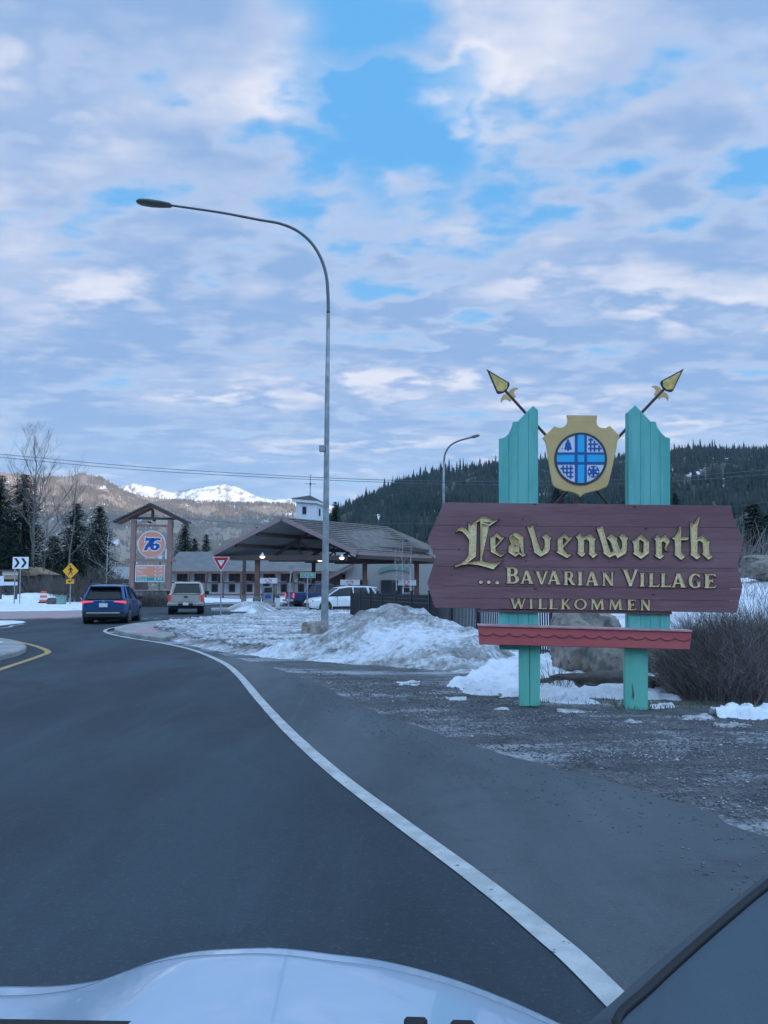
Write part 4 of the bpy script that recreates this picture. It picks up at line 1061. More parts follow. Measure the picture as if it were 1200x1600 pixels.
for k in range(6):
    a = k * math.pi / 3 + math.pi / 6 + .0; dx, dy = math.cos(a), math.sin(a)
    def q(l, w): return (c0[0] + dx * l - dy * w, c0[1] + dy * l + dx * w)
    for j, poly in enumerate(([q(20, -15), q(78, -11), q(78, 11), q(20, 15)], [q(58, -30), q(80, -30), q(72, 30), q(52, 30)] if False else [q(60, -32), q(78, -32), q(78, 32), q(60, 32)])):
        sf.prism([S(*p, .0745) for p in CZ(poly)], SL, .0703, .0740 + .0004 * j + .00008 * k)
sf.prism([S(*p, .0745) for p in CZ(circ(c0[0], c0[1], 40, 40, 12))], SL, .0703, .0752)
sf.build('snowflake', 'crest_navy', sign, local=True)

# --- crossed halberds behind the posts
def spear(tip, base, foot, mirror):
    nn = -.13
    tp, bs_, ft = [Vector(S(*p, nn)) for p in (tip, base, foot)]
    d = (bs_ - tp).normalized(); w = Vector((-d.y, d.x)) * (1 if not mirror else -1); L = (bs_ - tp).length
    e = MB(); e.tube([SL(bs_.x - d.x * .02, bs_.y - d.y * .02, nn), SL(ft.x, ft.y, nn)], .019, 10); e.build('spear_shaft', 'spear_shaft', sign, local=True, smooth=False)
    def q(l, s_): p = tp + d * l * L + w * s_ * L; return (p.x, p.y)
    out = [q(0, 0), q(.16, .045), (q(.86, .27)), q(.93, .24), q(1.0, .10), q(1.0, -.10), q(.93, -.24), q(.86, -.27), q(.16, -.045)]
    h1 = MB(); h1.prism(out, SL, nn - .015, nn + .022); h1.build('spear_edge', 'iron_dark', sign, local=True, bevel=.004)
    h2 = MB(); inn = [q(.17, 0), (q(.83, .215)), q(.97, .09), q(.97, -.09), q(.83, -.215)]
    h2.prism(inn, SL, nn + .0225, nn + .030); h2.build('spear_blade', 'gold_head', sign, local=True)
    for s_ in (1, -1):
        hk = [q(1.10, .04 * s_), q(1.06, .13 * s_), q(1.08, .24 * s_), q(1.13, .33 * s_), q(1.23, .38 * s_), q(1.19, .28 * s_), q(1.21, .19 * s_), q(1.28, .14 * s_), q(1.38, .13 * s_), q(1.36, .03 * s_)]
        k_ = MB(); k_.prism(hk, SL, nn - .008, nn + .012); k_.build('spear_barb', 'gold_tan', sign, local=True, bevel=.002)
spear((760, 577), (790, 611), (952, 789), False)
spear((1068.5, 576), (1037.5, 608), (866, 789), True)
# bracket below the shield tip
SP('shield_bracket', [(896, 777), (904, 777), (904, 789), (896, 789)], -.02, .03, 'spear_shaft')

# ================================================================ street lamps
base = G(506.5, 998)
lamp = thing('street_lamp', 'tall grey roadside lamp with a long curved arm and small flat head', 'street lamp', base)
D = base.y
path = [at(507, 985, D), at(509.5, 800, D), at(511.5, 600, D), at(513, 490, D)]
arc = [at(512.5, 462, D), at(510, 432, D), at(502, 405, D), at(487, 380, D), at(465, 361, D), at(438, 349.5, D), at(405, 343.5, D)]
arm = [at(405, 343.5, D), at(350, 333, D), at(300, 325.5, D), at(268, 321, D)]
mb = MB(); mb.tube([base, at(507, 985, D)] + path[1:], [.118, .115, .092, .07, .058], 16); mb.build('pole', 'galvanised', lamp, smooth=True)
cr = catmull([path[-1]] + arc + arm[1:], 5); mb = MB(); mb.tube(cr, [.056 - .022 * i / len(cr) for i in range(len(cr))], 12); mb.build('arm', 'pole_dark', lamp, smooth=True)
mb = MB(); ha = at(268, 321, D); hb = at(213, 315, D); dd = (hb - ha)
hp_ = [ha + dd * t for t in (0, .04, .3, .6, .85, .97, 1)]
mb.tube(hp_, [.05, .085, .12, .135, .12, .07, .02], 14)
o = mb.build('lamp_head', 'lamp_body', lamp, smooth=True)
for v in o.data.vertices:                       # flatten the head
    w_ = W[lamp.name] @ v.co; t = max(0, min(1, (w_ - ha).dot(dd) / dd.length_squared)); c = ha + dd * t
    v.co = W[lamp.name].inverted() @ Vector((w_.x, c.y + (w_.y - c.y) * 1.5, c.z + (w_.z - c.z) * .72))
p = at(503, 701, D - .1); mb = MB(); mb.box(p, (.17, .16, .20)); mb.build('control_box', 'galvanised', lamp, bevel=.02)
mb = MB(); mb.tube([base + Vector((0, 0, -.05)), base + Vector((0, 0, .09))], .22, 16); mb.build('base_flange', 'galvanised', lamp)

D = 62; b2 = Vector((at(693, 800, D).x, D, 0))
lamp2 = thing('street_lamp', 'distant small grey street lamp curving right above the left end of the welcome board', 'street lamp', b2)
mb = MB(); mb.tube([b2, at(693, 760, D), at(693.5, 722, D)], [.13, .10, .08], 10); mb.build('pole', 'galvanised', lamp2, smooth=True)
cr = catmull([at(693.5, 722, D), at(696, 708, D), at(704, 696, D), at(718, 688.5, D), at(738, 683, D)], 5); mb = MB(); mb.tube(cr, [.075] * len(cr), 8); mb.build('arm', 'pole_dark', lamp2, smooth=True)
mb = MB(); mb.tube([at(736, 683.4, D), at(740, 682.5, D), at(747, 680.5, D), at(749.5, 680, D)], [.07, .14, .12, .04], 10); mb.build('lamp_head', 'lamp_body', lamp2, smooth=True)

# ================================================================ road signs
def facing(px, py, D):
    """frame of a flat plate at a place, turned to the road: returns function (u,v,n) in pixels offsets -> world"""
    c = at(px, py, D); k = D / FPX
    def f(u, v, n): return c + Vector((u * k, -n, -v * k))
    return f
def plate(name, poly, f, n0, n1, m, parent, holes=()):
    mb = MB(); mb.prism(poly, f, n0, n1, holes); return mb.build(name, m, parent)
D = 35.0; y0 = at(346, 900, D)
ys = thing('yield_sign', 'red and white triangular yield sign on a thin pole at the cobbled corner', 'road sign', (at(345, 970, D).x, D, 0))
f = facing(345.5, 882, D)
mb = MB(); mb.tube([(at(344.5, 970, D).x, D + .04, -.1), at(345.5, 872, D) + Vector((0, .04, 0))], .034, 8); mb.build('pole', 'galvanised', ys)
def rtri(s_, y_, k=1.3):
    P = [(-s_, y_), (s_, y_), (0, y_ + s_ * 1.72)]
    out = []
    for i in range(3):
        a, p, c = [Vector(P[j % 3]) for j in (i - 1, i, i + 1)]
        out += [tuple(p + (a - p).normalized() * k), tuple(p + (c - p).normalized() * k)]
    return out
plate('sign_rim', rtri(13.8, -12), f, 0, .012, 'sign_white', ys)
plate('sign_panel', rtri(12.3, -11.1), f, .0125, .016, 'sign_red', ys)
plate('sign_inner', [(-5.4, -6.4), (5.4, -6.4), (0, 3.2)], f, .0165, .019, 'sign_white', ys)
mb = MB()
for i, dx in enumerate((-2.6, -1.1, .4, 1.9)): mb.prism([(dx, -4.9), (dx + .8, -4.9), (dx + .8, -3.7), (dx, -3.7)], f, .0192, .021)
mb.build('lettering', 'sign_red', ys)

D = 62.0
cs = thing('chevron_sign', 'white board with two black chevrons on twin poles at far left', 'road sign', (at(32, 930, D).x, D, 0))
f = facing(32.3, 879.5, D)
for x in (23, 31.5): mb = MB(); mb.tube([(at(x - .5, 930, D).x, D + .06, -.1), at(x, 880, D) + Vector((0, .06, 0))], .05, 8); mb.build('pole', 'galvanised', cs)
plate('sign_panel', [(-12.3, -9.2), (12.3, -9.2), (12.3, 9.2), (-12.3, 9.2)], f, 0, .03, 'sign_white', cs)
for ox in (-10.2, .6): plate('chevron', [(ox, -7.2), (ox + 4.2, -7.2), (ox + 9.2, 0), (ox + 4.2, 7.2), (ox, 7.2), (ox + 5, 0)], f, .031, .036, 'sign_black', cs)

D = 62.0
ps = thing('crossing_sign', 'yellow diamond pedestrian crossing sign with a small arrow plaque below', 'road sign', (at(110, 930, D).x, D, 0))
f = facing(110.3, 892, D)
mb = MB(); mb.tube([(at(109.6, 935, D).x, D + .06, -.1), at(110, 895, D) + Vector((0, .06, 0))], .05, 8); mb.build('pole', 'galvanised', ps)
plate('sign_panel', [(-12.4, 0), (-.8, -12), (.8, -12), (12.4, 0), (.8, 12), (-.8, 12)], f, 0, .02, 'sign_yellow', ps)
plate('walking_figure', [(-.9, -5.2), (.8, -5.6), (2.2, -4.2), (3.6, -1.8), (4.3, -1.6), (4.1, -.8), (2.9, -1.0), (1.8, -2.6), (1.5, .2), (3.0, 3.4), (3.2, 6.8), (2.1, 6.9), (1.8, 4.0), (.2, 1.8), (-1.3, 4.4), (-3.0, 7.0), (-3.9, 6.4), (-2.4, 3.6), (-1.2, .5), (-1.1, -2.6), (-2.3, -1.2), (-3.9, -.5), (-4.2, -1.3), (-2.9, -2.2)], f, .021, .026, 'sign_black', ps)
plate('figure_head', circ(-1.2, -7.3, 1.35, 1.4, 10), f, .021, .026, 'sign_black', ps)
plate('arrow_plaque', [(-6.3, 13), (6.3, 13), (6.3, 19.8), (-6.3, 19.8)], f, 0, .02, 'sign_yellow', ps)
plate('arrow', [(-4, 16.6), (-1.2, 14.6), (-.8, 15.7), (3.9, 14.2), (4.2, 15.6), (-.3, 17.2), (.1, 18.3)], f, .021, .026, 'sign_black', ps)

D = 46.0
st = thing('street_name_sign', 'small green street name sign on a grey pole in front of the white car', 'road sign', (at(481, 950, D).x, D, 0))
f = facing(481, 898.8, D)
mb = MB(); mb.tube([(at(479.5, 957, D).x, D + .05, -.1), at(480.5, 896, D) + Vector((0, .05, 0))], .04, 8); mb.build('pole', 'galvanised', st)
plate('sign_border', [(-11.8, -4), (11.8, -4), (11.8, 4), (-11.8, 4)], f, 0, .02, 'sign_white', st)
plate('sign_panel', [(-11.3, -3.5), (11.3, -3.5), (11.3, 3.5), (-11.3, 3.5)], f, .0205, .024, 'sign_green', st)
def text_part(txt, c, size, m, parent, ext=.004, name='lettering', width=None, rz=0.0):
    cu = bpy.data.curves.new(name, 'FONT'); cu.body = txt; cu.size = size; cu.align_x = 'CENTER'; cu.align_y = 'CENTER'; cu.extrude = ext; cu.resolution_u = 2
    to = bpy.data.objects.new('tmp', cu); C.objects.link(to); dg = bpy.context.evaluated_depsgraph_get(); me = bpy.data.meshes.new_from_object(to.evaluated_get(dg)); bpy.data.objects.remove(to)
    vs = [v.co.copy() for v in me.vertices]; fs = [tuple(p.vertices) for p in me.polygons]
    if width: 
        w0 = max(v.x for v in vs) - min(v.x for v in vs); k = width / w0
    else: k = 1
    rm = Matrix.Rotation(rz, 3, 'Z')
    return mesh(name, [Vector(c) + rm @ Vector((v.x * k, -v.z, v.y)) for v in vs], fs, m, parent, recalc=False)
text_part('ICICLE RD', f(0, 0, .029), .26, 'sign_white', st, width=20 * D / FPX)
s2 = thing('sign_post', 'thin grey signpost with a narrow pale plate seen nearly edge-on, left of the green sign', 'road sign', (at(452, 950, 45).x, 45, 0))
mb = MB(); mb.tube([(at(449.5, 957, 45).x, 45.05, -.1), at(455, 884, 45)], .04, 8); mb.build('pole', 'galvanised', s2)
f = facing(454.5, 889, 45); plate('sign_panel', [(-4, -5), (4, -5), (2.4, 5), (-2.4, 5)], f, .05, .07, 'galvanised', s2)

D = 64
bb = thing('notice_board', 'weathered wooden notice board with pale plank panels at the far left edge', 'sign', (at(12, 925, D).x, D, 0))
f = facing(0, 900, D)
for i, (x0, x1, a, c, m_) in enumerate([(4, 28, -7, -1, 'cream'), (5, 28, -.6, 5, 'tan_wood'), (2, 28, 9, 14.5, 'stucco_white'), (1, 7, 0, 15, 'stucco_white')]):
    plate('board', [(x0, a), (x1, a), (x1, c), (x0, c)], f, .05 * (i == 3), .06 + .05 * (i == 3), m_, bb)
plate('roof_board', [(-1, -9.5), (30, -9.5), (28, -7.2), (1, -7.2)], f, -.3, .3, 'timber_dark', bb)
for x in (2.0, 26): mb = MB(); mb.bar(f(x, 36, -.08), f(x, -8, -.08), .14, .14, up=(0, 1, 0)); mb.build('post', 'timber_dark', bb)
D = 78
hut = thing('log_shelter', 'low brown shelter with a pale tan roof edge behind the chevron sign', 'hut', (at(44, 925, D).x, D, 0))
mb = MB(); c = at(44, 910, D); mb.box((c.x, D + 1.5, 1.5), (2.6, 2.6, 3.2)); mb.build('wall', 'timber_dark', hut)
mb = MB()
for i in range(4): mb.bar(at(33, 889.5 + i * 2.9, D - .1), at(58, 889.5 + i * 2.9, D - .1), .12, .17)
mb.build('siding', 'tan_wood', hut)
mb = MB(); mb.prism([(-1.0, 0), (3.2, 0), (1.1, .8)], lambda u, v, n: Vector((c.x - 1.1 + u, D + n, 3.1 + v)), -.2, 3); mb.build('roof', 'tan_wood', hut)

D = 66
br = thing('traffic_barrel', 'orange and white striped traffic barrel standing in the snow at left', 'barrel', (at(68, 935, D).x, D, 0))
bx = at(68, 932, D); z0 = at(68, 940.5, D).z
for i in range(5):
    za = z0 + i * .19; r = .34 - .025 * i; mb = MB(); mb.tube([(bx.x, D, za), (bx.x, D, za + .19)], [r, r - .02], 14); mb.build('band', ['orange', 'sign_white'][i % 2], br)
mb = MB(); mb.tube([(bx.x, D, -.05), (bx.x, D, z0)], [.45, .40], 14); mb.build('rubber_base', 'tyre', br)
D = 60
bx = at(96, 937, D); ub = thing('utility_box', 'pale green utility box in the snow below the crossing sign', 'box', (bx.x, D, 0))
mb = MB(); mb.box((bx.x, D, .48), (.62, .5, .96)); mb.build('cabinet', 'utility_green', ub, bevel=.03)
mb = MB(); mb.box((bx.x, D, .98), (.68, .56, .06)); mb.build('lid', 'utility_green', ub, bevel=.01)
p = at(81, 936, 61); boulder('small dark rock between the barrel and the green utility box', (p.x, 61, .45), (.38, .35, .42), 'boulder_dark', 33)

# power lines
def wire(label, pts, r=.02, sag=True):
    P = [at(*p) for p in pts]; mb = MB(); c = catmull(P, 8); mb.tube(c, r, 5, cap=False)
    return tag(mb.build('power_line', 'wire', None), label, 'cable')
wire('upper overhead cable crossing above the fuel station', [(-60, 704, 100), (0, 709.5, 98), (200, 728, 95), (400, 741, 92), (600, 750, 90), (800, 752, 88), (1000, 748, 86), (1200, 734, 84), (1300, 724, 83)], .035)
wire('second overhead cable just under the upper one', [(-60, 709, 101), (0, 714.5, 99), (200, 733, 96), (400, 745, 93), (600, 753.5, 91), (800, 758, 89), (1000, 754.5, 87), (1200, 741, 85), (1300, 731, 84)], .035)
wire('lowest thin cable on the right crossing at the height of the station roof', [(430, 816, 130), (560, 817.5, 125), (680, 818, 120), (1000, 812, 110), (1145, 792, 100), (1260, 776, 95)], .03)
wire('thin cable on the left passing behind the bare trees', [(-40, 783, 130), (60, 789, 128), (200, 801, 124), (330, 814, 120), (430, 822, 118)], .03)

# ================================================================ iron fence
FA = G(549, 968.5); FB = Vector((3.9, 14.2, 0)); FH = 1.28
fence = thing('iron_fence', 'black iron picket fence behind the snow heap and the welcome sign', 'fence', FA, math.atan2(FB.y - FA.y, FB.x - FA.x))
Lf = (FB - FA).length
def FL(name, mb, m='iron_black', parent=fence): return mb.build(name, m, parent, local=True)
for z in (.16, 1.02, 1.16): mb = MB(); mb.bar((0, 0, z), (Lf, 0, z), .035, .04); FL('rail', mb)
NPK = int(Lf / .115); pk = None
for i in range(1, NPK):
    x = i * .115
    if pk is None:
        mb = MB(); mb.bar((0, 0, .03), (0, 0, FH), .028, .028, up=(0, 1, 0)); mb.add([(-.009, -.009, FH), (.009, -.009, FH), (.009, .009, FH), (-.009, .009, FH), (0, 0, FH + .06)], [(0, 1, 4), (1, 2, 4), (2, 3, 4), (3, 0, 4)])
        pk = FL('picket', mb); pk.location.x = x
    else:
        o = pk.copy(); C.objects.link(o); o.location.x = x
for i in range(12):
    x = min(i * 2.15, Lf); mb = MB(); mb.box((x, 0, (FH + .1) / 2), (.09, .09, FH + .1)); mb.box((x, 0, FH + .13), (.12, .12, .05)); FL('post', mb)
# solid sheet gate at its far end, facing the road
GA = FA; GB = G(549, 968.5) + Vector((2.0, 1.2, 0))
gate = thing('sheet_gate', 'solid dark metal gate panel at the far left end of the iron fence', 'gate', GA, math.atan2(1.2, 2.0))
mb = MB(); mb.box((1.15, 0, .50), (2.3, .04, .95)); mb.build('sheet_panel', 'iron_black', gate, local=True)
for z in (1.0, 1.14, 1.26): mb = MB(); mb.bar((0, 0, z), (2.3, 0, z), .05, .035); mb.build('rail', 'iron_black', gate, local=True)
for x in (0, .75, 1.5, 2.3): mb = MB(); mb.box((x, 0, .7), (.09, .09, 1.4)); mb.build('post', 'iron_black', gate, local=True)
for i in range(17): mb = MB(); mb.box((.07 + i * .135, 0, 1.18), (.02, .02, .36)); mb.build('picket', 'iron_black', gate, local=True)

# ================================================================ fuel price sign
D = 66.0
pg = thing('price_sign', 'timber framed fuel station sign with round orange disc and price board under a gable', 'sign', (at(237, 925, D).x, D, 0))
f = facing(237, 860, D); k = D / FPX
def PS(name, poly, n0, n1, m, holes=(), parent=pg): return plate(name, poly, f, n0, n1, m, parent, holes)
for x in (-29, 28.3):
    PS('post', [(x - 3.6, -47), (x + 3.6, -47), (x + 3.6, 68), (x - 3.6, 68)], -.2, .2, 'timber_pink')
PS('crossbeam', [(-36, -52.5), (35, -51), (35, -47.8), (-36, -49)], -.14, .26, 'timber_dark')
PS('crossbeam', [(-33, -41), (33, -40), (33, -36.5), (-33, -37.5)], -.12, .12, 'timber_pink')
PS('crossbeam', [(-40, 13), (38, 14), (38, 18), (-40, 17)], -.14, .24, 'timber_pink')
PS('king_post', [(-1.6, -64), (1.4, -64), (1.4, -52), (-1.6, -52)], -.14, .2, 'timber_dark')
for s_ in (1, -1):
    PS('roof', [(0, -70.5), (s_ * 57, -42.5), (s_ * 57, -45.3), (0, -73.3)], -.9, .9, 'shingle_dark')
    PS('rafter', [(0, -70.3), (s_ * 56, -42.2), (s_ * 52.5, -41.2), (0, -66.5)], -.5, .72, 'timber')
for x in (-3.6, 3.6): PS('floodlight', circ(x, -45.2 - .4 * x, 2.0, 1.6, 8), .0, .45, 'plastic_black')
PS('logo_disc', circ(0, -9.5, 22, 21.5, 40), -.12, .10, 'sign_white')
PS('logo_face', circ(0, -9.5, 20.3, 19.8, 40), .101, .13, 'sign_orange')
def lz(pts): return [(170 + x / 9.23 - 237, 770 + y / 9.23 - 860) for x, y in pts]
seven = [(535, 640), (575, 655), (655, 648), (662, 668), (612, 720), (582, 780), (556, 832), (508, 832), (538, 762), (588, 694), (555, 692), (528, 704)]
six = [(752, 662), (745, 690), (700, 682), (662, 702), (644, 740), (690, 728), (738, 750), (738, 792), (700, 827), (650, 832), (608, 812), (598, 765), (614, 705), (652, 668), (700, 652)]
six_h = [(652, 772), (668, 760), (688, 766), (688, 790), (668, 804), (652, 795)]
for g, hh in ((seven, []), (six, [six_h])):
    PS('logo_outline', [tuple(p) for p in poly_inset(lz(g), 1.5, grow=True)], .131, .14, 'sign_white')
    PS('logo_numeral', lz(g), .141, .152, 'logo_blue', [lz(h) for h in hh])
PS('price_frame', [(-24, 23), (22.3, 23), (22.3, 49), (-24, 49)], -.15, .12, 'sign_white')
PS('price_row', [(-22.4, 24.4), (20.8, 24.4), (20.8, 30), (-22.4, 30)], .121, .14, 'sign_orange')
PS('price_row', [(-22.4, 30.3), (20.8, 30.3), (20.8, 36), (-22.4, 36)], .121, .14, 'sign_orange')
PS('price_row', [(-22.4, 36.3), (20.8, 36.3), (20.8, 42), (-22.4, 42)], .121, .14, 'sign_orange')
PS('price_row', [(-22.4, 42.3), (20.8, 42.3), (20.8, 47.4), (-22.4, 47.4)], .121, .14, 'sign_teal')
for i, w_ in enumerate(('Regular', 'Plus', 'Supreme', 'Diesel')):
    text_part(w_, f(-13 if i != 1 else -16.5, 27.2 + i * 5.85, .145), .30, 'sign_white', pg, width=(15 if i != 1 else 8) * k)
    text_part(['4.09', '4.19', '4.29', '4.99'][i], f(12, 27.2 + i * 5.85, .145), .32, 'sign_white', pg, width=13 * k)
mb = MB(); mb.box((at(237, 930, D).x, D + .2, .62), (4.4, 1.1, 1.5)); mb.build('stone_base', 'boulder', pg, bevel=.08)
mb = MB(); mb.box((at(237, 930, D).x, D + .2, 1.40), (4.8, 1.3, .12)); mb.build('base_cap', 'fascia', pg, bevel=.02)
brush('bare_shrub', 'low dark shrub at the stone base of the price sign', at(238, 920, 65.2).x, 64.6, 3.2, 1.0, 1.8, 260, 71, m='twig', lean=.3, r=.02)
# white billboards behind it
wb = thing('white_billboard', 'white twin panels standing behind the right post of the price sign', 'sign', (at(256, 900, 90).x, 90, 0))
f9 = facing(256, 866, 90)
plate('sign_panel', [(-9, -9), (-2.4, -9), (-2.4, 9), (-9, 6)], f9, 0, .2, 'stucco_white', wb); plate('sign_panel', [(3, -8.5), (8.5, -8.5), (6.6, 7), (3, 8)], f9, 0, .2, 'stucco_white', wb)
plate('sign_panel', [(-22, 3), (-9.6, -1), (-9.6, 9), (-22, 8)], f9, -.3, -.1, 'stucco', wb)
for x in (-6, 6): mb = MB(); mb.tube([f9(x, 75, -.2), f9(x, 0, -.1)], .1, 6); mb.build('post', 'pole_dark', wb)

# ================================================================ fuel station canopy
D0 = 72.0
AP = at(440, 808, D0); EL = at(335, 862, D0); ER = at(557, 862.5, D0); EL.z = ER.z
r1 = at(605, 823, 82.8); ridge = Vector((r1.x - AP.x, r1.y - AP.y, 0)); r1.z = AP.z
er1 = at(678, 870, 83.0); er1.z = ER.z
hip = at(675, 853, 84.5)
can = thing('station_canopy', 'wide gabled fuel station canopy with brown beams and a grey shingle roof', 'canopy', (AP.x, D0, 0))
th = Vector((0, 0, .14))
el1 = EL + (er1 - ER)
def slabq(name, q, t, m, parent, **kw):
    mb = MB(); k_ = len(q); V = [Vector(p) for p in q] + [Vector(p) - Vector((0, 0, t)) for p in q]
    F = [tuple(range(k_)), tuple(range(2 * k_ - 1, k_ - 1, -1))] + [(i, (i + 1) % k_, (i + 1) % k_ + k_, i + k_) for i in range(k_)]
    mb.add(V, F); return mb.build(name, m, parent, **kw)
slabq('roof', [AP, ER, er1, r1], .12, 'shingle', can); slabq('roof', [AP, r1, el1, EL], .12, 'shingle', can)
slabq('roof', [r1, er1, hip], .1, 'shingle', can)
# shingle courses: shallow battens stepping down the slope
for i in range(15):
    t = (i + .5) / 15
    a = AP.lerp(ER, t); c = r1.lerp(er1, t); mb = MB(); mb.bar(a + Vector((0, 0, .035)), c + Vector((0, 0, .035)), .22, .05, up=(er1 - ER).cross(AP - ER).normalized()); mb.build('shingle_course', 'shingle', can)
slabq('soffit', [p - Vector((0, 0, .2)) for p in (AP, ER, er1, r1)], .06, 'soffit', can); slabq('soffit', [p - Vector((0, 0, .2)) for p in (AP, r1, el1, EL)], .06, 'soffit', can)
for a, c in ((AP, EL), (AP, ER)):
    mb = MB(); o_ = Vector((0, -.12, -.12)); mb.bar(a + o_ + (a - c) * .0, c + o_ + (c - a) * .01, .2, .42); mb.build('barge_board', 'fascia', can)
mb = MB(); mb.bar(ER + Vector((.1, -.1, -.12)), er1 + Vector((.1, -.1, -.12)), .2, .34); mb.build('fascia_board', 'fascia', can)
mb = MB(); mb.bar(EL + Vector((0, 0, -.2)), el1 + Vector((0, 0, -.2)), .2, .3); mb.build('fascia_board', 'fascia', can)
# purlins and trusses under the roof
tn = ridge
for t in (.36, .68, 1.0):
    for e in (EL, ER):
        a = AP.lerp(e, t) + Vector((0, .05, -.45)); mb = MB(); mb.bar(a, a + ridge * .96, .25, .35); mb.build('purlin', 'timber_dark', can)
for s_ in (.03, .34, .66, .95):
    o_ = ridge * s_; a = EL + o_ + Vector((1.2, .1, -.55)); c = ER + o_ + Vector((-1.2, .1, -.55)); top_ = AP + o_ + Vector((0, .1, -.5))
    if s_ > .1:
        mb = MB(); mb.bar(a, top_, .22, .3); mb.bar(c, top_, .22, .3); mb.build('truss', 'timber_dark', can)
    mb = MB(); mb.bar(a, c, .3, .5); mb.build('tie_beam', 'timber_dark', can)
    if s_ > .1:
        for q in (.3, .7):
            m0 = a.lerp(c, q); mb = MB(); mb.bar(m0, a.lerp(top_, .55) if q < .5 else c.lerp(top_, .55), .14, .16); mb.bar(a.lerp(c, .5), a.lerp(top_, .55) if q < .5 else c.lerp(top_, .55), .14, .16); mb.build('strut', 'timber_dark', can)
def cpost(px, Dp, w, m='timber'):
    b0 = at(px, 900, Dp); mb = MB(); mb.box((b0.x, Dp, 2.35), (w, w, 4.9)); mb.build('post', m, can, bevel=.02)
    mb = MB(); mb.box((b0.x, Dp, .4), (w * 1.5, w * 1.5, .9)); mb.build('post_base', 'boulder', can, bevel=.02)
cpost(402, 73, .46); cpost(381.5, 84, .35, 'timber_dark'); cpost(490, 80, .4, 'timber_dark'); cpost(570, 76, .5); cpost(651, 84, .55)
lampl = [(410, 869.5, 71.6), (500, 875, 74.5), (534, 871.5, 71.6), (617.6, 875, 80), (667, 877, 83)]
for i, (x, y, d_) in enumerate(lampl):
    c = at(x, y, d_); t = thing('canopy_lamp', ['lit round lamp under the canopy beside its leftmost front post', 'small lit lamp under the canopy just left of the tall lamp pole', 'lit round lamp under the canopy just right of the tall lamp pole', 'lit lamp under the long canopy eave above the birches', 'lit lamp at the far right end of the canopy eave'][i], 'lamp', c, group='lamps under the canopy')
    mb = MB(); mb.tube([c + Vector((0, 0, .38)), c + Vector((0, 0, .2)), c], [.06, .2, .33], 12); mb.build('lamp_shade', 'chrome', t)
    mb = MB(); mb.tube([c + Vector((0, 0, -.02)), c + Vector((0, 0, -.17))], [.27, .14], 12); mb.build('bulb', 'lit_lamp', t)

# white roof tower with weather vane
tw_ = thing('roof_tower', 'white square tower with dark pyramid roof and weather vane rising behind the canopy roof', 'tower', (at(483, 900, 86).x, 88, 0))
a0 = at(462.5, 800, 86); a1 = at(493, 800, 87.5); a2 = at(505, 800, 90.5)
back = a0 + (a2 - a1); zt = at(480, 786, 87).z
mb = MB(); q = [a0, a1, a2, back]; V = [Vector((p.x, p.y, 5.5)) for p in q] + [Vector((p.x, p.y, zt)) for p in q]
mb.add(V, [(0, 1, 2, 3), (4, 5, 6, 7), (0, 1, 5, 4), (1, 2, 6, 5), (2, 3, 7, 6), (3, 0, 4, 7)]); mb.build('wall', 'stucco_white', tw_)
ctr = (a0 + a1 + a2 + back) / 4
ev = [Vector((ctr.x + (p.x - ctr.x) * 1.3, ctr.y + (p.y - ctr.y) * 1.3, zt)) for p in q]
mb = MB(); mb.add([v for v in ev] + [v + Vector((0, 0, .34)) for v in ev], [(0, 1, 2, 3), (4, 5, 6, 7), (0, 1, 5, 4), (1, 2, 6, 5), (2, 3, 7, 6), (3, 0, 4, 7)]); mb.build('eave', 'stucco_white', tw_)
apx = at(485, 773.5, 88); apx.x, apx.y = ctr.x, ctr.y
mb = MB(); mb.add([Vector((ctr.x + (v.x - ctr.x) * 1.06, ctr.y + (v.y - ctr.y) * 1.06, zt + .343)) for v in ev] + [apx], [(0, 1, 2, 3), (0, 1, 4), (1, 2, 4), (2, 3, 4), (3, 0, 4)]); mb.build('roof', 'shingle_dark', tw_)
d1 = (a1 - a0).normalized(); d2 = (a2 - a1).normalized(); zc = at(476, 796.5, 86).z
for (p, dd, w_) in ((a0.lerp(a1, .42), d1, .5), (a1.lerp(a2, .5), d2, .5)):
    n_ = Vector((dd.y, -dd.x, 0)); mb = MB(); c = Vector((p.x, p.y, zc)) + n_ * .03
    mb.bar(c - Vector((0, 0, .45)), c + Vector((0, 0, .45)), w_, .06, up=n_); mb.build('window', 'timber_dark', tw_)
    mb = MB(); c = c + n_ * .035; mb.bar(c - Vector((0, 0, .36)), c + Vector((0, 0, .36)), w_ * .72, .03, up=n_); mb.build('pane', 'window_glass', tw_)
vane = thing('weather_vane', 'thin black weather vane on the tip of the white roof tower', 'weather vane', apx)
mb = MB(); mb.tube([apx, at(485, 741, ctr.y)], [.05, .03], 6); mb.build('rod', 'iron_black', vane)
zc = at(485, 756, ctr.y); mb = MB(); mb.tube([zc - Vector((.65, 0, 0)), zc + Vector((.65, 0, 0))], .03, 5); mb.tube([zc - Vector((0, .6, .0)), zc + Vector((0, .6, 0))], .03, 5); mb.build('compass_arm', 'iron_black', vane)
mb = MB(); mb.tube([zc + Vector((0, 0, -.25)), zc, zc + Vector((0, 0, .15))], [.03, .14, .03], 8); mb.build('finial', 'iron_black', vane)

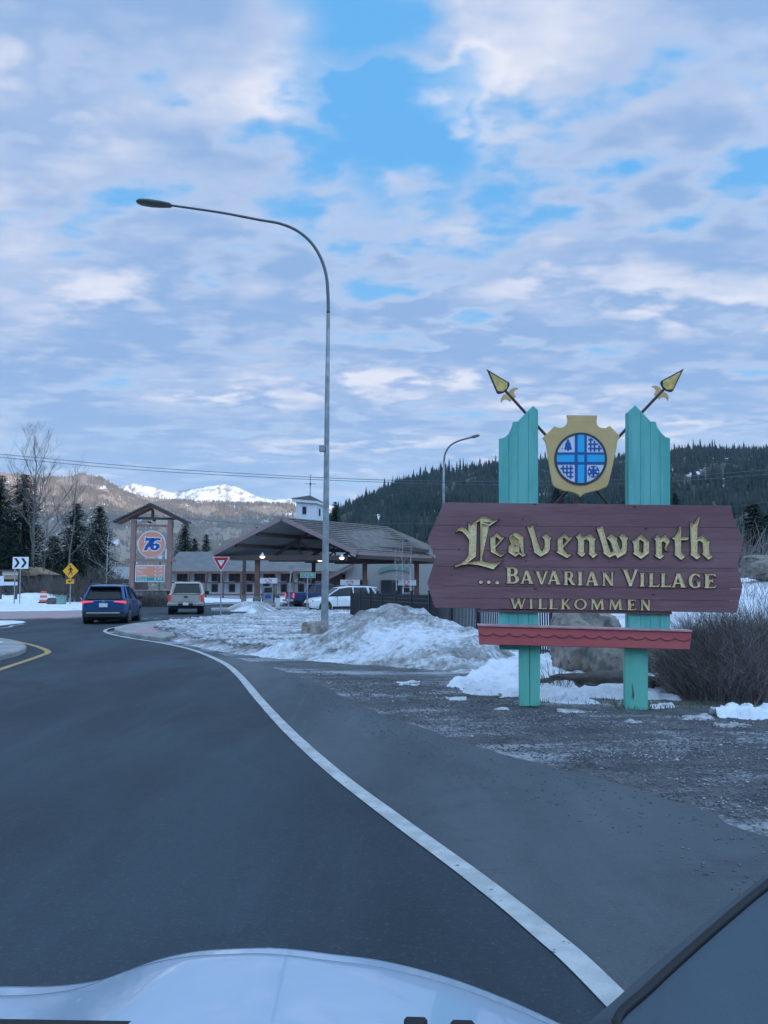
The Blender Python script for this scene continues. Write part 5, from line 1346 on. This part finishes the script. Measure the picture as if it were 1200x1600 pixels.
# store building under and behind the canopy
sto = thing('store_building', 'beige stucco fuel station shop with a green arch band behind the birches', 'building', (at(600, 900, 90).x, 90, 0))
w0 = at(536, 930, 90); w1 = at(690, 930, 90); zt = at(600, 866, 90).z
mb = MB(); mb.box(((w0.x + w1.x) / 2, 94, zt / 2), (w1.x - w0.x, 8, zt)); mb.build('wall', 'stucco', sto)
g0 = at(512, 899, 89); g1 = at(552, 879, 89)
slabq('roof', [g0, g1, g1 + Vector((0, 9, 0)), g0 + Vector((0, 9, 0))], .22, 'shingle_grey', sto)
slabq('fascia_board', [g0 + Vector((0, -.1, -.25)), g1 + Vector((0, -.1, -.25)), g1 + Vector((0, -.02, -.25)), g0 + Vector((0, -.02, -.25))], .3, 'fascia', sto)
c = at(520, 921, 89.5); mb = MB(); mb.box((at(524, 920, 89.8).x, 93.5, 1.7), (2.4, 7, 3.4)); mb.build('side_wall', 'timber_dark', sto)
f9 = facing(618, 893, 89.9)
arcp = [(-26 + 52 * i / 20, -3 - 6.5 * math.sin(math.pi * i / 20) ** .7) for i in range(21)]
plate('arch_band', arcp + [(x * .93, y + 6.5) for x, y in arcp[::-1]], f9, 0, .12, 'utility_green', sto)
for x0, x1, m_ in ((-22, -6, 'window_glass'), (-3, 12, 'window_glass'), (15, 24, 'timber_dark'), (-62, -44, 'window_glass')):
    plate('window_frame', [(x0 - .8, 13), (x1 + .8, 13), (x1 + .8, 36), (x0 - .8, 36)], f9, -.02, .10, 'timber', sto); plate('window', [(x0, 14), (x1, 14), (x1, 35), (x0, 35)], f9, .101, .13, m_, sto)

# fuel pumps with headers
def pump(px, Dp, y_h, label, hw=13):
    c = at(px, 900, Dp); t = thing('fuel_pump', label, 'fuel pump', (c.x, Dp, 0)); f_ = facing(px, y_h, Dp)
    plate('header', [(-hw, -4.2), (hw, -4.2), (hw, 4.2), (-hw, 4.2)], f_, -.25, .25, 'sign_white', t)
    plate('logo_patch', circ(0, 0, 5.2, 4.1, 14), f_, .251, .27, 'logo_red', t)
    for g, hh in ((seven, []), (six, [six_h])):
        q_ = [((x - 640) / 24.0, (y - 745) / 24.0 * .9) for x, y in g]
        plate('logo_numeral', q_, f_, .271, .29, 'sign_white', t, [[((x - 640) / 24.0, (y - 745) / 24.0 * .9) for x, y in h] for h in hh])
    for s_ in (-1, 1): mb = MB(); p0 = f_(s_ * hw * .62, 4, 0); mb.bar((p0.x, Dp, .1), p0, .12, .12, up=(0, 1, 0)); mb.build('support', 'timber', t)
    mb = MB(); mb.box((c.x, Dp, .95), (.95, .55, 1.7)); mb.build('cabinet', 'galvanised', t, bevel=.03)
    mb = MB(); mb.box((c.x, Dp - .285, 1.45), (.7, .03, .45)); mb.build('display', 'plastic_black', t)
    mb = MB(); mb.box((c.x, Dp - .29, .85), (.5, .03, .35)); mb.build('panel', 'crest_navy', t)
    for s_ in (-1, 1): mb = MB(); mb.tube([(c.x + s_ * .5, Dp - .1, 1.3), (c.x + s_ * .62, Dp - .15, .8), (c.x + s_ * .58, Dp - .12, .35), (c.x + s_ * .5, Dp - .1, 1.0)], .03, 5); mb.build('hose', 'plastic_black', t)
    mb = MB(); mb.box((c.x, Dp, .08), (2.6, 1.1, .2)); mb.build('island_kerb', 'red_concrete', t, bevel=.03)
pump(420, 70, 907.5, 'fuel pump with white header between the left canopy posts')
pump(547, 74, 910, 'fuel pump header rising just above the white car', 15)
pump(636, 80, 910.5, 'fuel pump behind the birches at the right of the canopy', 14)
bo = at(434, 940, 66); t = thing('waste_bin', 'short white bin beside the first fuel pump', 'bin', (bo.x, 66, 0)); mb = MB(); mb.tube([(bo.x, 66, 0), (bo.x, 66, .75)], [.2, .22], 10); mb.build('body', 'stucco_white', t); mb = MB(); mb.tube([(bo.x, 66, .76), (bo.x, 66, .95)], [.24, .1], 10); mb.build('lid', 'plastic_black', t)

# ================================================================ long lodge behind the station
D = 104.0
lodge = thing('lodge_building', 'long two-storey lodge with grey roof and white walls framed in brown timber behind the station', 'building', (at(400, 930, D).x, D, 0))
xl = at(268, 900, D).x; xr = at(548, 900, D).x; ze = at(400, 893.5, D).z; zr = at(400, 862, D + 7).z
mb = MB(); mb.box(((xl + xr) / 2, D + 5, ze / 2), (xr - xl, 10, ze)); mb.build('wall', 'stucco_white', lodge)
slabq('roof', [(xl - 1, D - 1, ze), (xr + 1, D - 1, ze), (xr + 1, D + 7, zr), (xl - 1, D + 7, zr)], .2, 'shingle_grey', lodge)
slabq('roof', [(xl - 1, D + 15, ze), (xl - 1, D + 7, zr), (xr + 1, D + 7, zr), (xr + 1, D + 15, ze)], .2, 'shingle_grey', lodge)
mb = MB(); mb.bar((xl - 1, D - 1.05, ze - .1), (xr + 1, D - 1.05, ze - .1), .2, .35); mb.build('fascia_board', 'timber', lodge)
fl = facing(400, 922, D); Zp = lambda py: at(400, py, D).z
mb = MB(); mb.bar((xl, D - .9, Zp(910.5)), (xr, D - .9, Zp(910.5)), 1.6, .16); mb.build('balcony_floor', 'timber_dark', lodge)
mb = MB(); mb.bar((xl, D - 1.7, Zp(929)), (xr, D - 1.7, Zp(929)), .1, .25); mb.build('balcony_rail', 'timber', lodge)
i = 0; x = 272
while x < 545:
    p = at(x, 900, D); mb = MB(); mb.box((p.x, D - 1.5, ze / 2), (.22, .22, ze)); mb.build('post', 'timber', lodge)
    for yy0, yy1 in ((897, 907), (914, 924)):
        a = at(x + 6, yy0, D); c = at(x + 13, yy1, D)
        mb = MB(); mb.box(((a.x + c.x) / 2, D - .03, (a.z + c.z) / 2), (abs(c.x - a.x) + .24, .08, abs(a.z - c.z) + .24)); fr = mb.build('window', 'timber', lodge)
        mb = MB(); mb.box(((a.x + c.x) / 2, D - .08, (a.z + c.z) / 2), (abs(c.x - a.x), .06, abs(a.z - c.z))); mb.build('pane', 'window_glass', fr)
    a = at(x + 20, 895, D); mb = MB(); mb.box((a.x, D - .05, Zp(902)), (.9, .1, 1.5)); mb.build('door', 'timber_dark', lodge)
    x += 27
tl = thing('town_house', 'small grey-roofed house behind the bare trees left of the price sign', 'building', (at(165, 900, 120).x, 122, 0))
mb = MB(); p = at(165, 905, 120); mb.box((p.x, 124, 1.6), (9, 7, 3.2)); mb.build('wall', 'timber_dark', tl)
mb = MB(); mb.prism([(-5.2, 3.2), (5.2, 3.2), (3.6, 5.2), (-3.6, 5.2)], lambda u, v, n: Vector((p.x + u, 124 + n, v)), -4, 4); mb.build('roof', 'stucco', tl)

# ================================================================ vehicles (length along +Y, nose forward)
def loft(secs, close=True):
    """secs: list of rings (same length) -> MB"""
    mb = MB(); n = len(secs[0]); V = [p for s_ in secs for p in s_]; F = []
    for i in range(len(secs) - 1):
        for j in range(n - (0 if close else 1)):
            F.append((i * n + j, i * n + (j + 1) % n, (i + 1) * n + (j + 1) % n, (i + 1) * n + j))
    F.append(tuple(range(n))); F.append(tuple(range((len(secs) - 1) * n, len(secs) * n)))
    mb.add(V, F); return mb
def ring(y, zb, zs, zt, wb, ws, wt):
    return [Vector(p) for p in ((-wb, y, zb), (-ws, y, zb + (zs - zb) * .35), (-ws, y, zs), (-wt, y, zt), (-wt * .5, y, zt + .025), (wt * .5, y, zt + .025), (wt, y, zt), (ws, y, zs), (ws, y, zb + (zs - zb) * .35), (wb, y, zb))]
def cabring(y, z0, z1, w0, w1):
    return [Vector(p) for p in ((-w0, y, z0), (-w1, y, z1), (-w1 * .55, y, z1 + .03), (w1 * .55, y, z1 + .03), (w1, y, z1), (w0, y, z0))]
def wheel(root, x, y, r, w=.24):
    s_ = 1 if x > 0 else -1
    mb = MB(); mb.tube([(x - s_ * w, y, r), (x - s_ * (w - .03), y, r), (x - s_ * .03, y, r), (x, y, r)], [r * .93, r, r, r * .93], 20); wv = mb.build('wheel', 'tyre', root, local=True, smooth=False)
    mb = MB(); mb.tube([(x - s_ * .01, y, r), (x + s_ * .008, y, r)], r * .66, 14)
    for k_ in range(5):
        a = k_ * 1.2566; mb.bar((x + s_ * .012, y, r), (x + s_ * .016, y + math.cos(a) * r * .6, r + math.sin(a) * r * .6), .05, .02, up=(1, 0, 0))
    mb.build('rim', 'rim', wv, local=True)
    mb = MB(); mb.tube([(x - s_ * (w + .1), y, r + .03), (x + s_ * -.005, y, r + .03)], r * 1.14, 20); mb.build('wheel_arch', 'plastic_black', root, local=True)
def suv(label, loc, rz, paint, tail='tail_red', scale=1.0, L=4.6, Wd=1.86, H=1.70):
    r = thing('parked_car' if 'parked' in label or 'white' in label else 'moving_car', label, 'car', loc, rz); hw = Wd / 2
    secs = [ring(0.0, .42, .80, .98, hw * .80, hw * .88, hw * .84), ring(.10, .30, .84, 1.04, hw * .86, hw * .96, hw * .90), ring(.5, .24, .86, 1.08, hw * .9, hw, hw * .93), ring(1.6, .24, .84, 1.05, hw * .9, hw * .985, hw * .93),
            ring(2.9, .24, .82, 1.03, hw * .9, hw * .985, hw * .92), ring(3.5, .24, .82, 1.02, hw * .9, hw, hw * .88), ring(4.2, .28, .78, .92, hw * .88, hw * .97, hw * .82), ring(4.48, .34, .68, .80, hw * .78, hw * .86, hw * .72), ring(L, .42, .58, .66, hw * .6, hw * .7, hw * .6)]
    loft(secs).build('body', paint, r, local=True, smooth=False, bevel=.025)
    # greenhouse of dark glass
    w0 = hw * .90; w1 = hw * .70
    cab = [cabring(.12, 1.03, 1.10, w0 * .95, w0 * .90), cabring(.42, 1.05, H - .16, w0, w1 * .98), cabring(.75, 1.05, H - .07, w0, w1), cabring(2.1, 1.04, H - .06, w0, w1), cabring(2.75, 1.03, H - .16, w0, w1 * .96), cabring(3.55, 1.02, 1.06, w0 * .95, w0 * .86)]
    loft(cab, close=True).build('windows', 'glass_dark', r, local=True)
    # roof panel with pillars
    roof = [cabring(.22, H - .14, H - .10, w1 * 1.0, w1 * .97), cabring(.5, H - .11, H - .05, w1 * 1.05, w1), cabring(2.0, H - .10, H - .03, w1 * 1.05, w1), cabring(2.7, H - .19, H - .13, w1 * 1.02, w1 * .95)]
    loft(roof).build('roof', paint, r, local=True, smooth=False, bevel=.02)
    for s_ in (-1, 1):
        for pa_, pb_, pw_, ph_ in (((s_ * w1 * 1.0, 2.68, H - .17), (s_ * w0 * .97, 3.52, 1.03), .07, .06), ((s_ * w1 * 1.02, 1.75, H - .10), (s_ * w0 * 1.01, 1.78, 1.04), .06, .07), ((s_ * w1 * 1.0, .42, H - .13), (s_ * w0 * .96, .12, 1.04), .11, .10), ((s_ * w1 * 1.03, .80, H - .10), (s_ * w0 * 1.01, .62, 1.04), .07, .14)):
            mb = MB(); mb.bar(pa_, pb_, pw_, ph_); mb.build('pillar', paint, r, local=True)
        mb = MB(); mb.tube([(s_ * w1 * .96, .5, H - .02), (s_ * w1 * .96, .7, H + .03), (s_ * w1 * .96, 2.2, H + .03), (s_ * w1 * .96, 2.4, H - .04)], .018, 6); mb.build('roof_rail', 'pole_dark', r, local=True)
        mb = MB(); mb.box((s_ * (hw + .10), 2.95, 1.10), (.20, .12, .15)); mb.build('mirror', 'plastic_black', r, local=True, bevel=.03)
        mb = MB(); mb.box((s_ * (hw * .992), 2.1, .34), (.03, 2.1, .16)); mb.build('sill', 'plastic_black', r, local=True)
        for yd in (1.78, 2.85): mb = MB(); mb.box((s_ * hw * .992, yd, .72), (.012, .018, .62)); mb.build('door_seam', 'plastic_black', r, local=True)
        for yd in (1.15, 2.05): mb = MB(); mb.box((s_ * (hw * .985 + .015), yd + .35, .90), (.03, .2, .035)); mb.build('door_handle', paint, r, local=True)
        for yw in (.85, 3.62): wheel(r, s_ * (hw + .005), yw, .36)
        # tail lamp
        mb = MB(); mb.prism([(s_ * hw * .96, .87), (s_ * hw * .97, .97), (s_ * hw * .46, .965), (s_ * hw * .45, .93), (s_ * hw * .70, .91)], lambda u, v, n: Vector((u, n, v)), -.035, .12); mb.build('tail_light', tail, r, local=True)
        mb = MB(); mb.box((s_ * hw * .66, L - .25, .74), (.40, .22, .12)); mb.build('headlight', 'chrome', r, local=True, bevel=.02)
    mb = MB(); mb.prism([(-hw * .74, 1.06), (hw * .74, 1.06), (hw * .60, 1.50), (-hw * .60, 1.50)], lambda u, v, n: Vector((u, .02 + (v - 1.04) * .62 + n, v)), -.035, .03); mb.build('rear_window', 'glass_dark', r, local=True)
    mb = MB(); mb.box((0, .20, H - .11), (w1 * 1.85, .24, .05)); mb.build('spoiler', paint, r, local=True, bevel=.012)
    mb = MB(); mb.box((0, .05, .42), (Wd * .90, .26, .30)); mb.build('rear_bumper', 'plastic_black', r, local=True, bevel=.04)
    mb = MB(); mb.box((0, -.09, .46), (Wd * .74, .03, .065)); mb.build('bumper_strip', 'chrome', r, local=True, bevel=.01)
    mb = MB(); mb.box((.0, -.035, .80), (.34, .03, .17)); mb.build('number_plate', 'plate', r, local=True)
    mb = MB(); mb.prism(circ(0, .98, .075, .05, 12), lambda u, v, n: Vector((u, n, v)), -.04, .02); mb.build('badge', 'chrome', r, local=True)
    mb = MB(); mb.box((0, L + .0, .50), (Wd * .55, .06, .26)); mb.build('grille', 'plastic_black', r, local=True, bevel=.02)
    mb = MB(); mb.box((0, L / 2, .22), (Wd * .78, L * .82, .14)); mb.build('underbody', 'plastic_black', r, local=True)
    mb = MB(); mb.add([(-.02, .75, H), (.02, .75, H), (.02, .95, H), (-.02, .95, H), (0, .72, H + .11)], [(0, 1, 4), (1, 2, 4), (2, 3, 4), (3, 0, 4)]); mb.build('antenna_fin', 'plastic_black', r, local=True)
    return r
p = G(160.5, 975.5); suv('dark blue SUV driving away with red tail lights lit, left of the island tip', (p.x, p.y, 0.01), R(9), 'paint_blue')
c = at(533, 950, 47.5); a_ = R(112)
w_ = suv('white SUV side-on at the station exit, behind the tall lamp pole', (0, 0, 0), a_, 'paint_white', tail='tail_red_off')
off = Matrix.Rotation(a_, 3, 'Z') @ Vector((0, 2.3, 0)); w_.location = (c.x - off.x, 47.5 - off.y, 0.02)

def pickup(label, loc, rz, paint, tail='tail_red_off', H=1.93, L=5.8, Wd=2.03):
    r = thing('pickup_truck', label, 'pickup truck', loc, rz); hw = Wd / 2
    secs = [ring(0.0, .62, 1.0, 1.20, hw * .92, hw * .95, hw * .93), ring(.06, .55, 1.02, 1.23, hw * .94, hw * .98, hw * .955), ring(1.9, .42, 1.0, 1.23, hw * .94, hw * .985, hw * .955), ring(3.9, .42, 1.0, 1.22, hw * .94, hw * .985, hw * .95), ring(4.3, .42, .98, 1.18, hw * .94, hw, hw * .93), ring(5.5, .45, .95, 1.12, hw * .9, hw * .96, hw * .88), ring(L, .55, .88, 1.02, hw * .8, hw * .86, hw * .8)]
    loft(secs).build('body', paint, r, local=True, bevel=.025)
    w0 = hw * .93; w1 = hw * .76
    cab = [cabring(1.86, 1.2, 1.24, w0, w0 * .97), cabring(2.1, 1.2, H - .08, w0, w1), cabring(3.5, 1.2, H - .07, w0, w1), cabring(4.35, 1.15, 1.22, w0 * .98, w0 * .9)]
    loft(cab).build('windows', 'glass_dark', r, local=True)
    roof = [cabring(1.98, H - .12, H - .05, w1 * 1.02, w1 * .97), cabring(2.2, H - .10, H - .01, w1 * 1.05, w1), cabring(3.3, H - .10, H - .01, w1 * 1.05, w1), cabring(3.62, H - .17, H - .11, w1 * 1.02, w1 * .96)]
    loft(roof).build('roof', paint, r, local=True, bevel=.02)
    for s_ in (-1, 1):
        for pa_, pb_, pw_, ph_ in (((s_ * w1, 2.0, H - .09), (s_ * w0 * .99, 1.82, 1.2), .13, .14), ((s_ * w1 * 1.01, 3.55, H - .13), (s_ * w0 * .97, 4.32, 1.19), .08, .06)):
            mb = MB(); mb.bar(pa_, pb_, pw_, ph_); mb.build('pillar', paint, r, local=True)
        mb = MB(); mb.box((s_ * (hw + .16), 3.95, 1.28), (.28, .12, .24)); mb.build('mirror', 'plastic_black', r, local=True, bevel=.03)
        for yw in (1.15, 4.75): wheel(r, s_ * (hw + .01), yw, .42, .28)
        mb = MB(); mb.box((s_ * hw * .91, -.0, .98), (.13, .10, .36)); mb.build('tail_light', tail, r, local=True, bevel=.015)
        mb = MB(); mb.box((s_ * hw * .72, -.13, .60), (.62, .16, .17)); mb.build('bumper_end', 'chrome', r, local=True, bevel=.02)
    mb = MB(); mb.box((0, -.012, .96), (Wd * .76, .05, .46)); mb.build('tailgate', paint, r, local=True, bevel=.02)
    mb = MB(); mb.box((0, -.045, 1.04), (.22, .03, .09)); mb.build('tailgate_handle', 'plastic_black', r, local=True)
    mb = MB(); mb.box((0, .0, 1.205), (Wd * .80, .07, .05)); mb.build('tailgate_cap', 'plastic_black', r, local=True)
    mb = MB(); mb.box((0, -.10, .58), (Wd * .52, .12, .15)); mb.build('rear_bumper', 'plastic_black', r, local=True)
    mb = MB(); mb.box((0, -.17, .64), (.32, .02, .16)); mb.build('number_plate', 'plate', r, local=True)
    mb = MB(); mb.prism([(-w0 * .80, 1.27), (w0 * .80, 1.27), (w1 * .86, H - .14), (-w1 * .86, H - .14)], lambda u, v, n: Vector((u, 1.86 + (v - 1.24) * .38 + n, v)), -.03, .03); mb.build('rear_window', 'glass_dark', r, local=True)
    mb = MB(); mb.box((0, 2.6, .42), (Wd * .7, 5.0, .16)); mb.build('underbody', 'plastic_black', r, local=True)
    mb = MB(); mb.box((0, L, .8), (Wd * .7, .06, .34)); mb.build('grille', 'plastic_black', r, local=True)
    return r
p = at(290, 950, 44.0); pickup('silver pickup truck driving away on the roundabout, rear towards the viewer', (p.x, 44.0, .01), R(13), 'paint_silver')
p = at(447, 940, 58); pickup('dark blue pickup truck parked at the fuel pumps, one red tail light showing', (p.x, 60, .03), R(-62), 'paint_darkblue', tail='tail_red')

# ================================================================ the white car the picture is taken from
ego = thing('viewer_car', 'white bonnet and dark window pillar of the car the picture is taken from', 'car', (0, 0, 0))
rim = [(-260, 1560), (-120, 1535), (0, 1530), (60, 1530), (110, 1527), (160, 1519), (205, 1503), (250, 1487.5), (300, 1476.5), (350, 1472), (420, 1470), (470, 1473.5), (520, 1480), (585, 1488), (650, 1502), (715, 1521), (780, 1545), (832, 1567), (882, 1591), (922, 1613), (980, 1655), (1060, 1730)]
zr_ = .93
def rimz(x): return zr_ + .035 * math.exp(-((x - 420) / 260) ** 2)
rp = catmull([G(x, y, rimz(x)) for x, y in rim], 4)
rows = []
nr = 90
for j in range(-6, nr + 1):
    row = []
    for i, p in enumerate(rp):
        if j < 0:
            t = -j / 6; row.append(Vector((p.x * (1 + .03 * t), p.y + .22 * t, p.z - .24 * t - .25 * t * t)))
        else:
            t = j / nr; q = p.copy(); q.y -= .52 * t; q.z += .075 * t - .02 * t * t
            # pressed crease running parallel to the bonnet edge
            s_ = (t * .52 - .062) / .010; q.z += .009 * math.tanh(s_); s2_ = (t * .52 - .052) / .0045; q.z -= .007 * math.exp(-s2_ * s2_)
            row.append(q)
    rows.append(row)
nc = len(rp); V = [p for r_ in rows for p in r_]; F = [(j * nc + i, j * nc + i + 1, (j + 1) * nc + i + 1, (j + 1) * nc + i) for j in range(len(rows) - 1) for i in range(nc - 1)]
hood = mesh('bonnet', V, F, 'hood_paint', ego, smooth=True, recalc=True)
# dark scuttle at the foot of the windscreen, with small dark fragments beside it
sc0 = [G(-400, 1590, 1.0), G(0, 1592, 1.0), G(250, 1596, 1.0), G(420, 1602, 1.0), G(700, 1612, 1.0), G(1000, 1640, 1.0)]
V = []; F = []
for i, p in enumerate(sc0): V += [p, p + Vector((0, -.35, .03)), p + Vector((0, -.35, -.10)), p + Vector((0, .01, -.10))]
for i in range(len(sc0) - 1):
    for j in range(4): F.append((i * 4 + j, i * 4 + (j + 1) % 4, (i + 1) * 4 + (j + 1) % 4, (i + 1) * 4 + j))
mesh('scuttle', V, F, 'seal', ego)
for (x0, x1, y) in ((631, 668, 1592), (704, 742, 1597)):
    mb = MB(); a = G(x0, y + 7, 1.01); c = G(x1, y + 8, 1.01); mb.bar(a, c, .012, .010); mb.build('dark_fragment', 'seal', ego, bevel=.003)  # small black fragments along the bottom edge
# windscreen pillar with its black seal, lower right
def pil(px, py, d_): r_ = ray(px, py).normalized(); return Vector((0, 0, CAMH)) + r_ * d_
e = catmull([pil(1010, 1640, .74), pil(965, 1597, .76), pil(1015, 1545, .80), pil(1080, 1485, .85), pil(1150, 1424, .90), pil(1200, 1383, .94), pil(1300, 1305, 1.02)], 5)
dn = Vector((.42, -.18, -.45)); th_ = Vector((.0, .05, -.03))
V = []; F = []
for p in e: V += [p, p + dn, p + dn + th_ * 2, p + th_ * 2]
for i in range(len(e) - 1):
    for j in range(4): F.append((i * 4 + j, i * 4 + (j + 1) % 4, (i + 1) * 4 + (j + 1) % 4, (i + 1) * 4 + j))
mesh('door_panel', V, F, 'pillar', ego, smooth=False)
mb = MB(); mb.tube([p + Vector((-.0008, 0, .0)) for p in e], .0042, 8); mb.build('window_seal', 'seal', ego, smooth=True)

# ================================================================ haze in the valley air
mb = MB(); mb.box((0, 1100, 418.5), (13200, 11600, 840))
hz = bpy.data.materials.new('haze'); hz.use_nodes = True; ht = hz.node_tree; ht.nodes.clear()
vo = nt(ht, 'ShaderNodeVolumePrincipled'); vo.inputs['Density'].default_value = 0.65e-4; vo.inputs['Color'].default_value = (.62, .80, 1.0, 1); vo.inputs['Anisotropy'].default_value = .1
ou = nt(ht, 'ShaderNodeOutputMaterial'); ht.links.new(vo.outputs[0], ou.inputs['Volume'])
M['haze'] = hz
o = mb.build('haze', 'haze', None); o['kind'] = 'stuff'
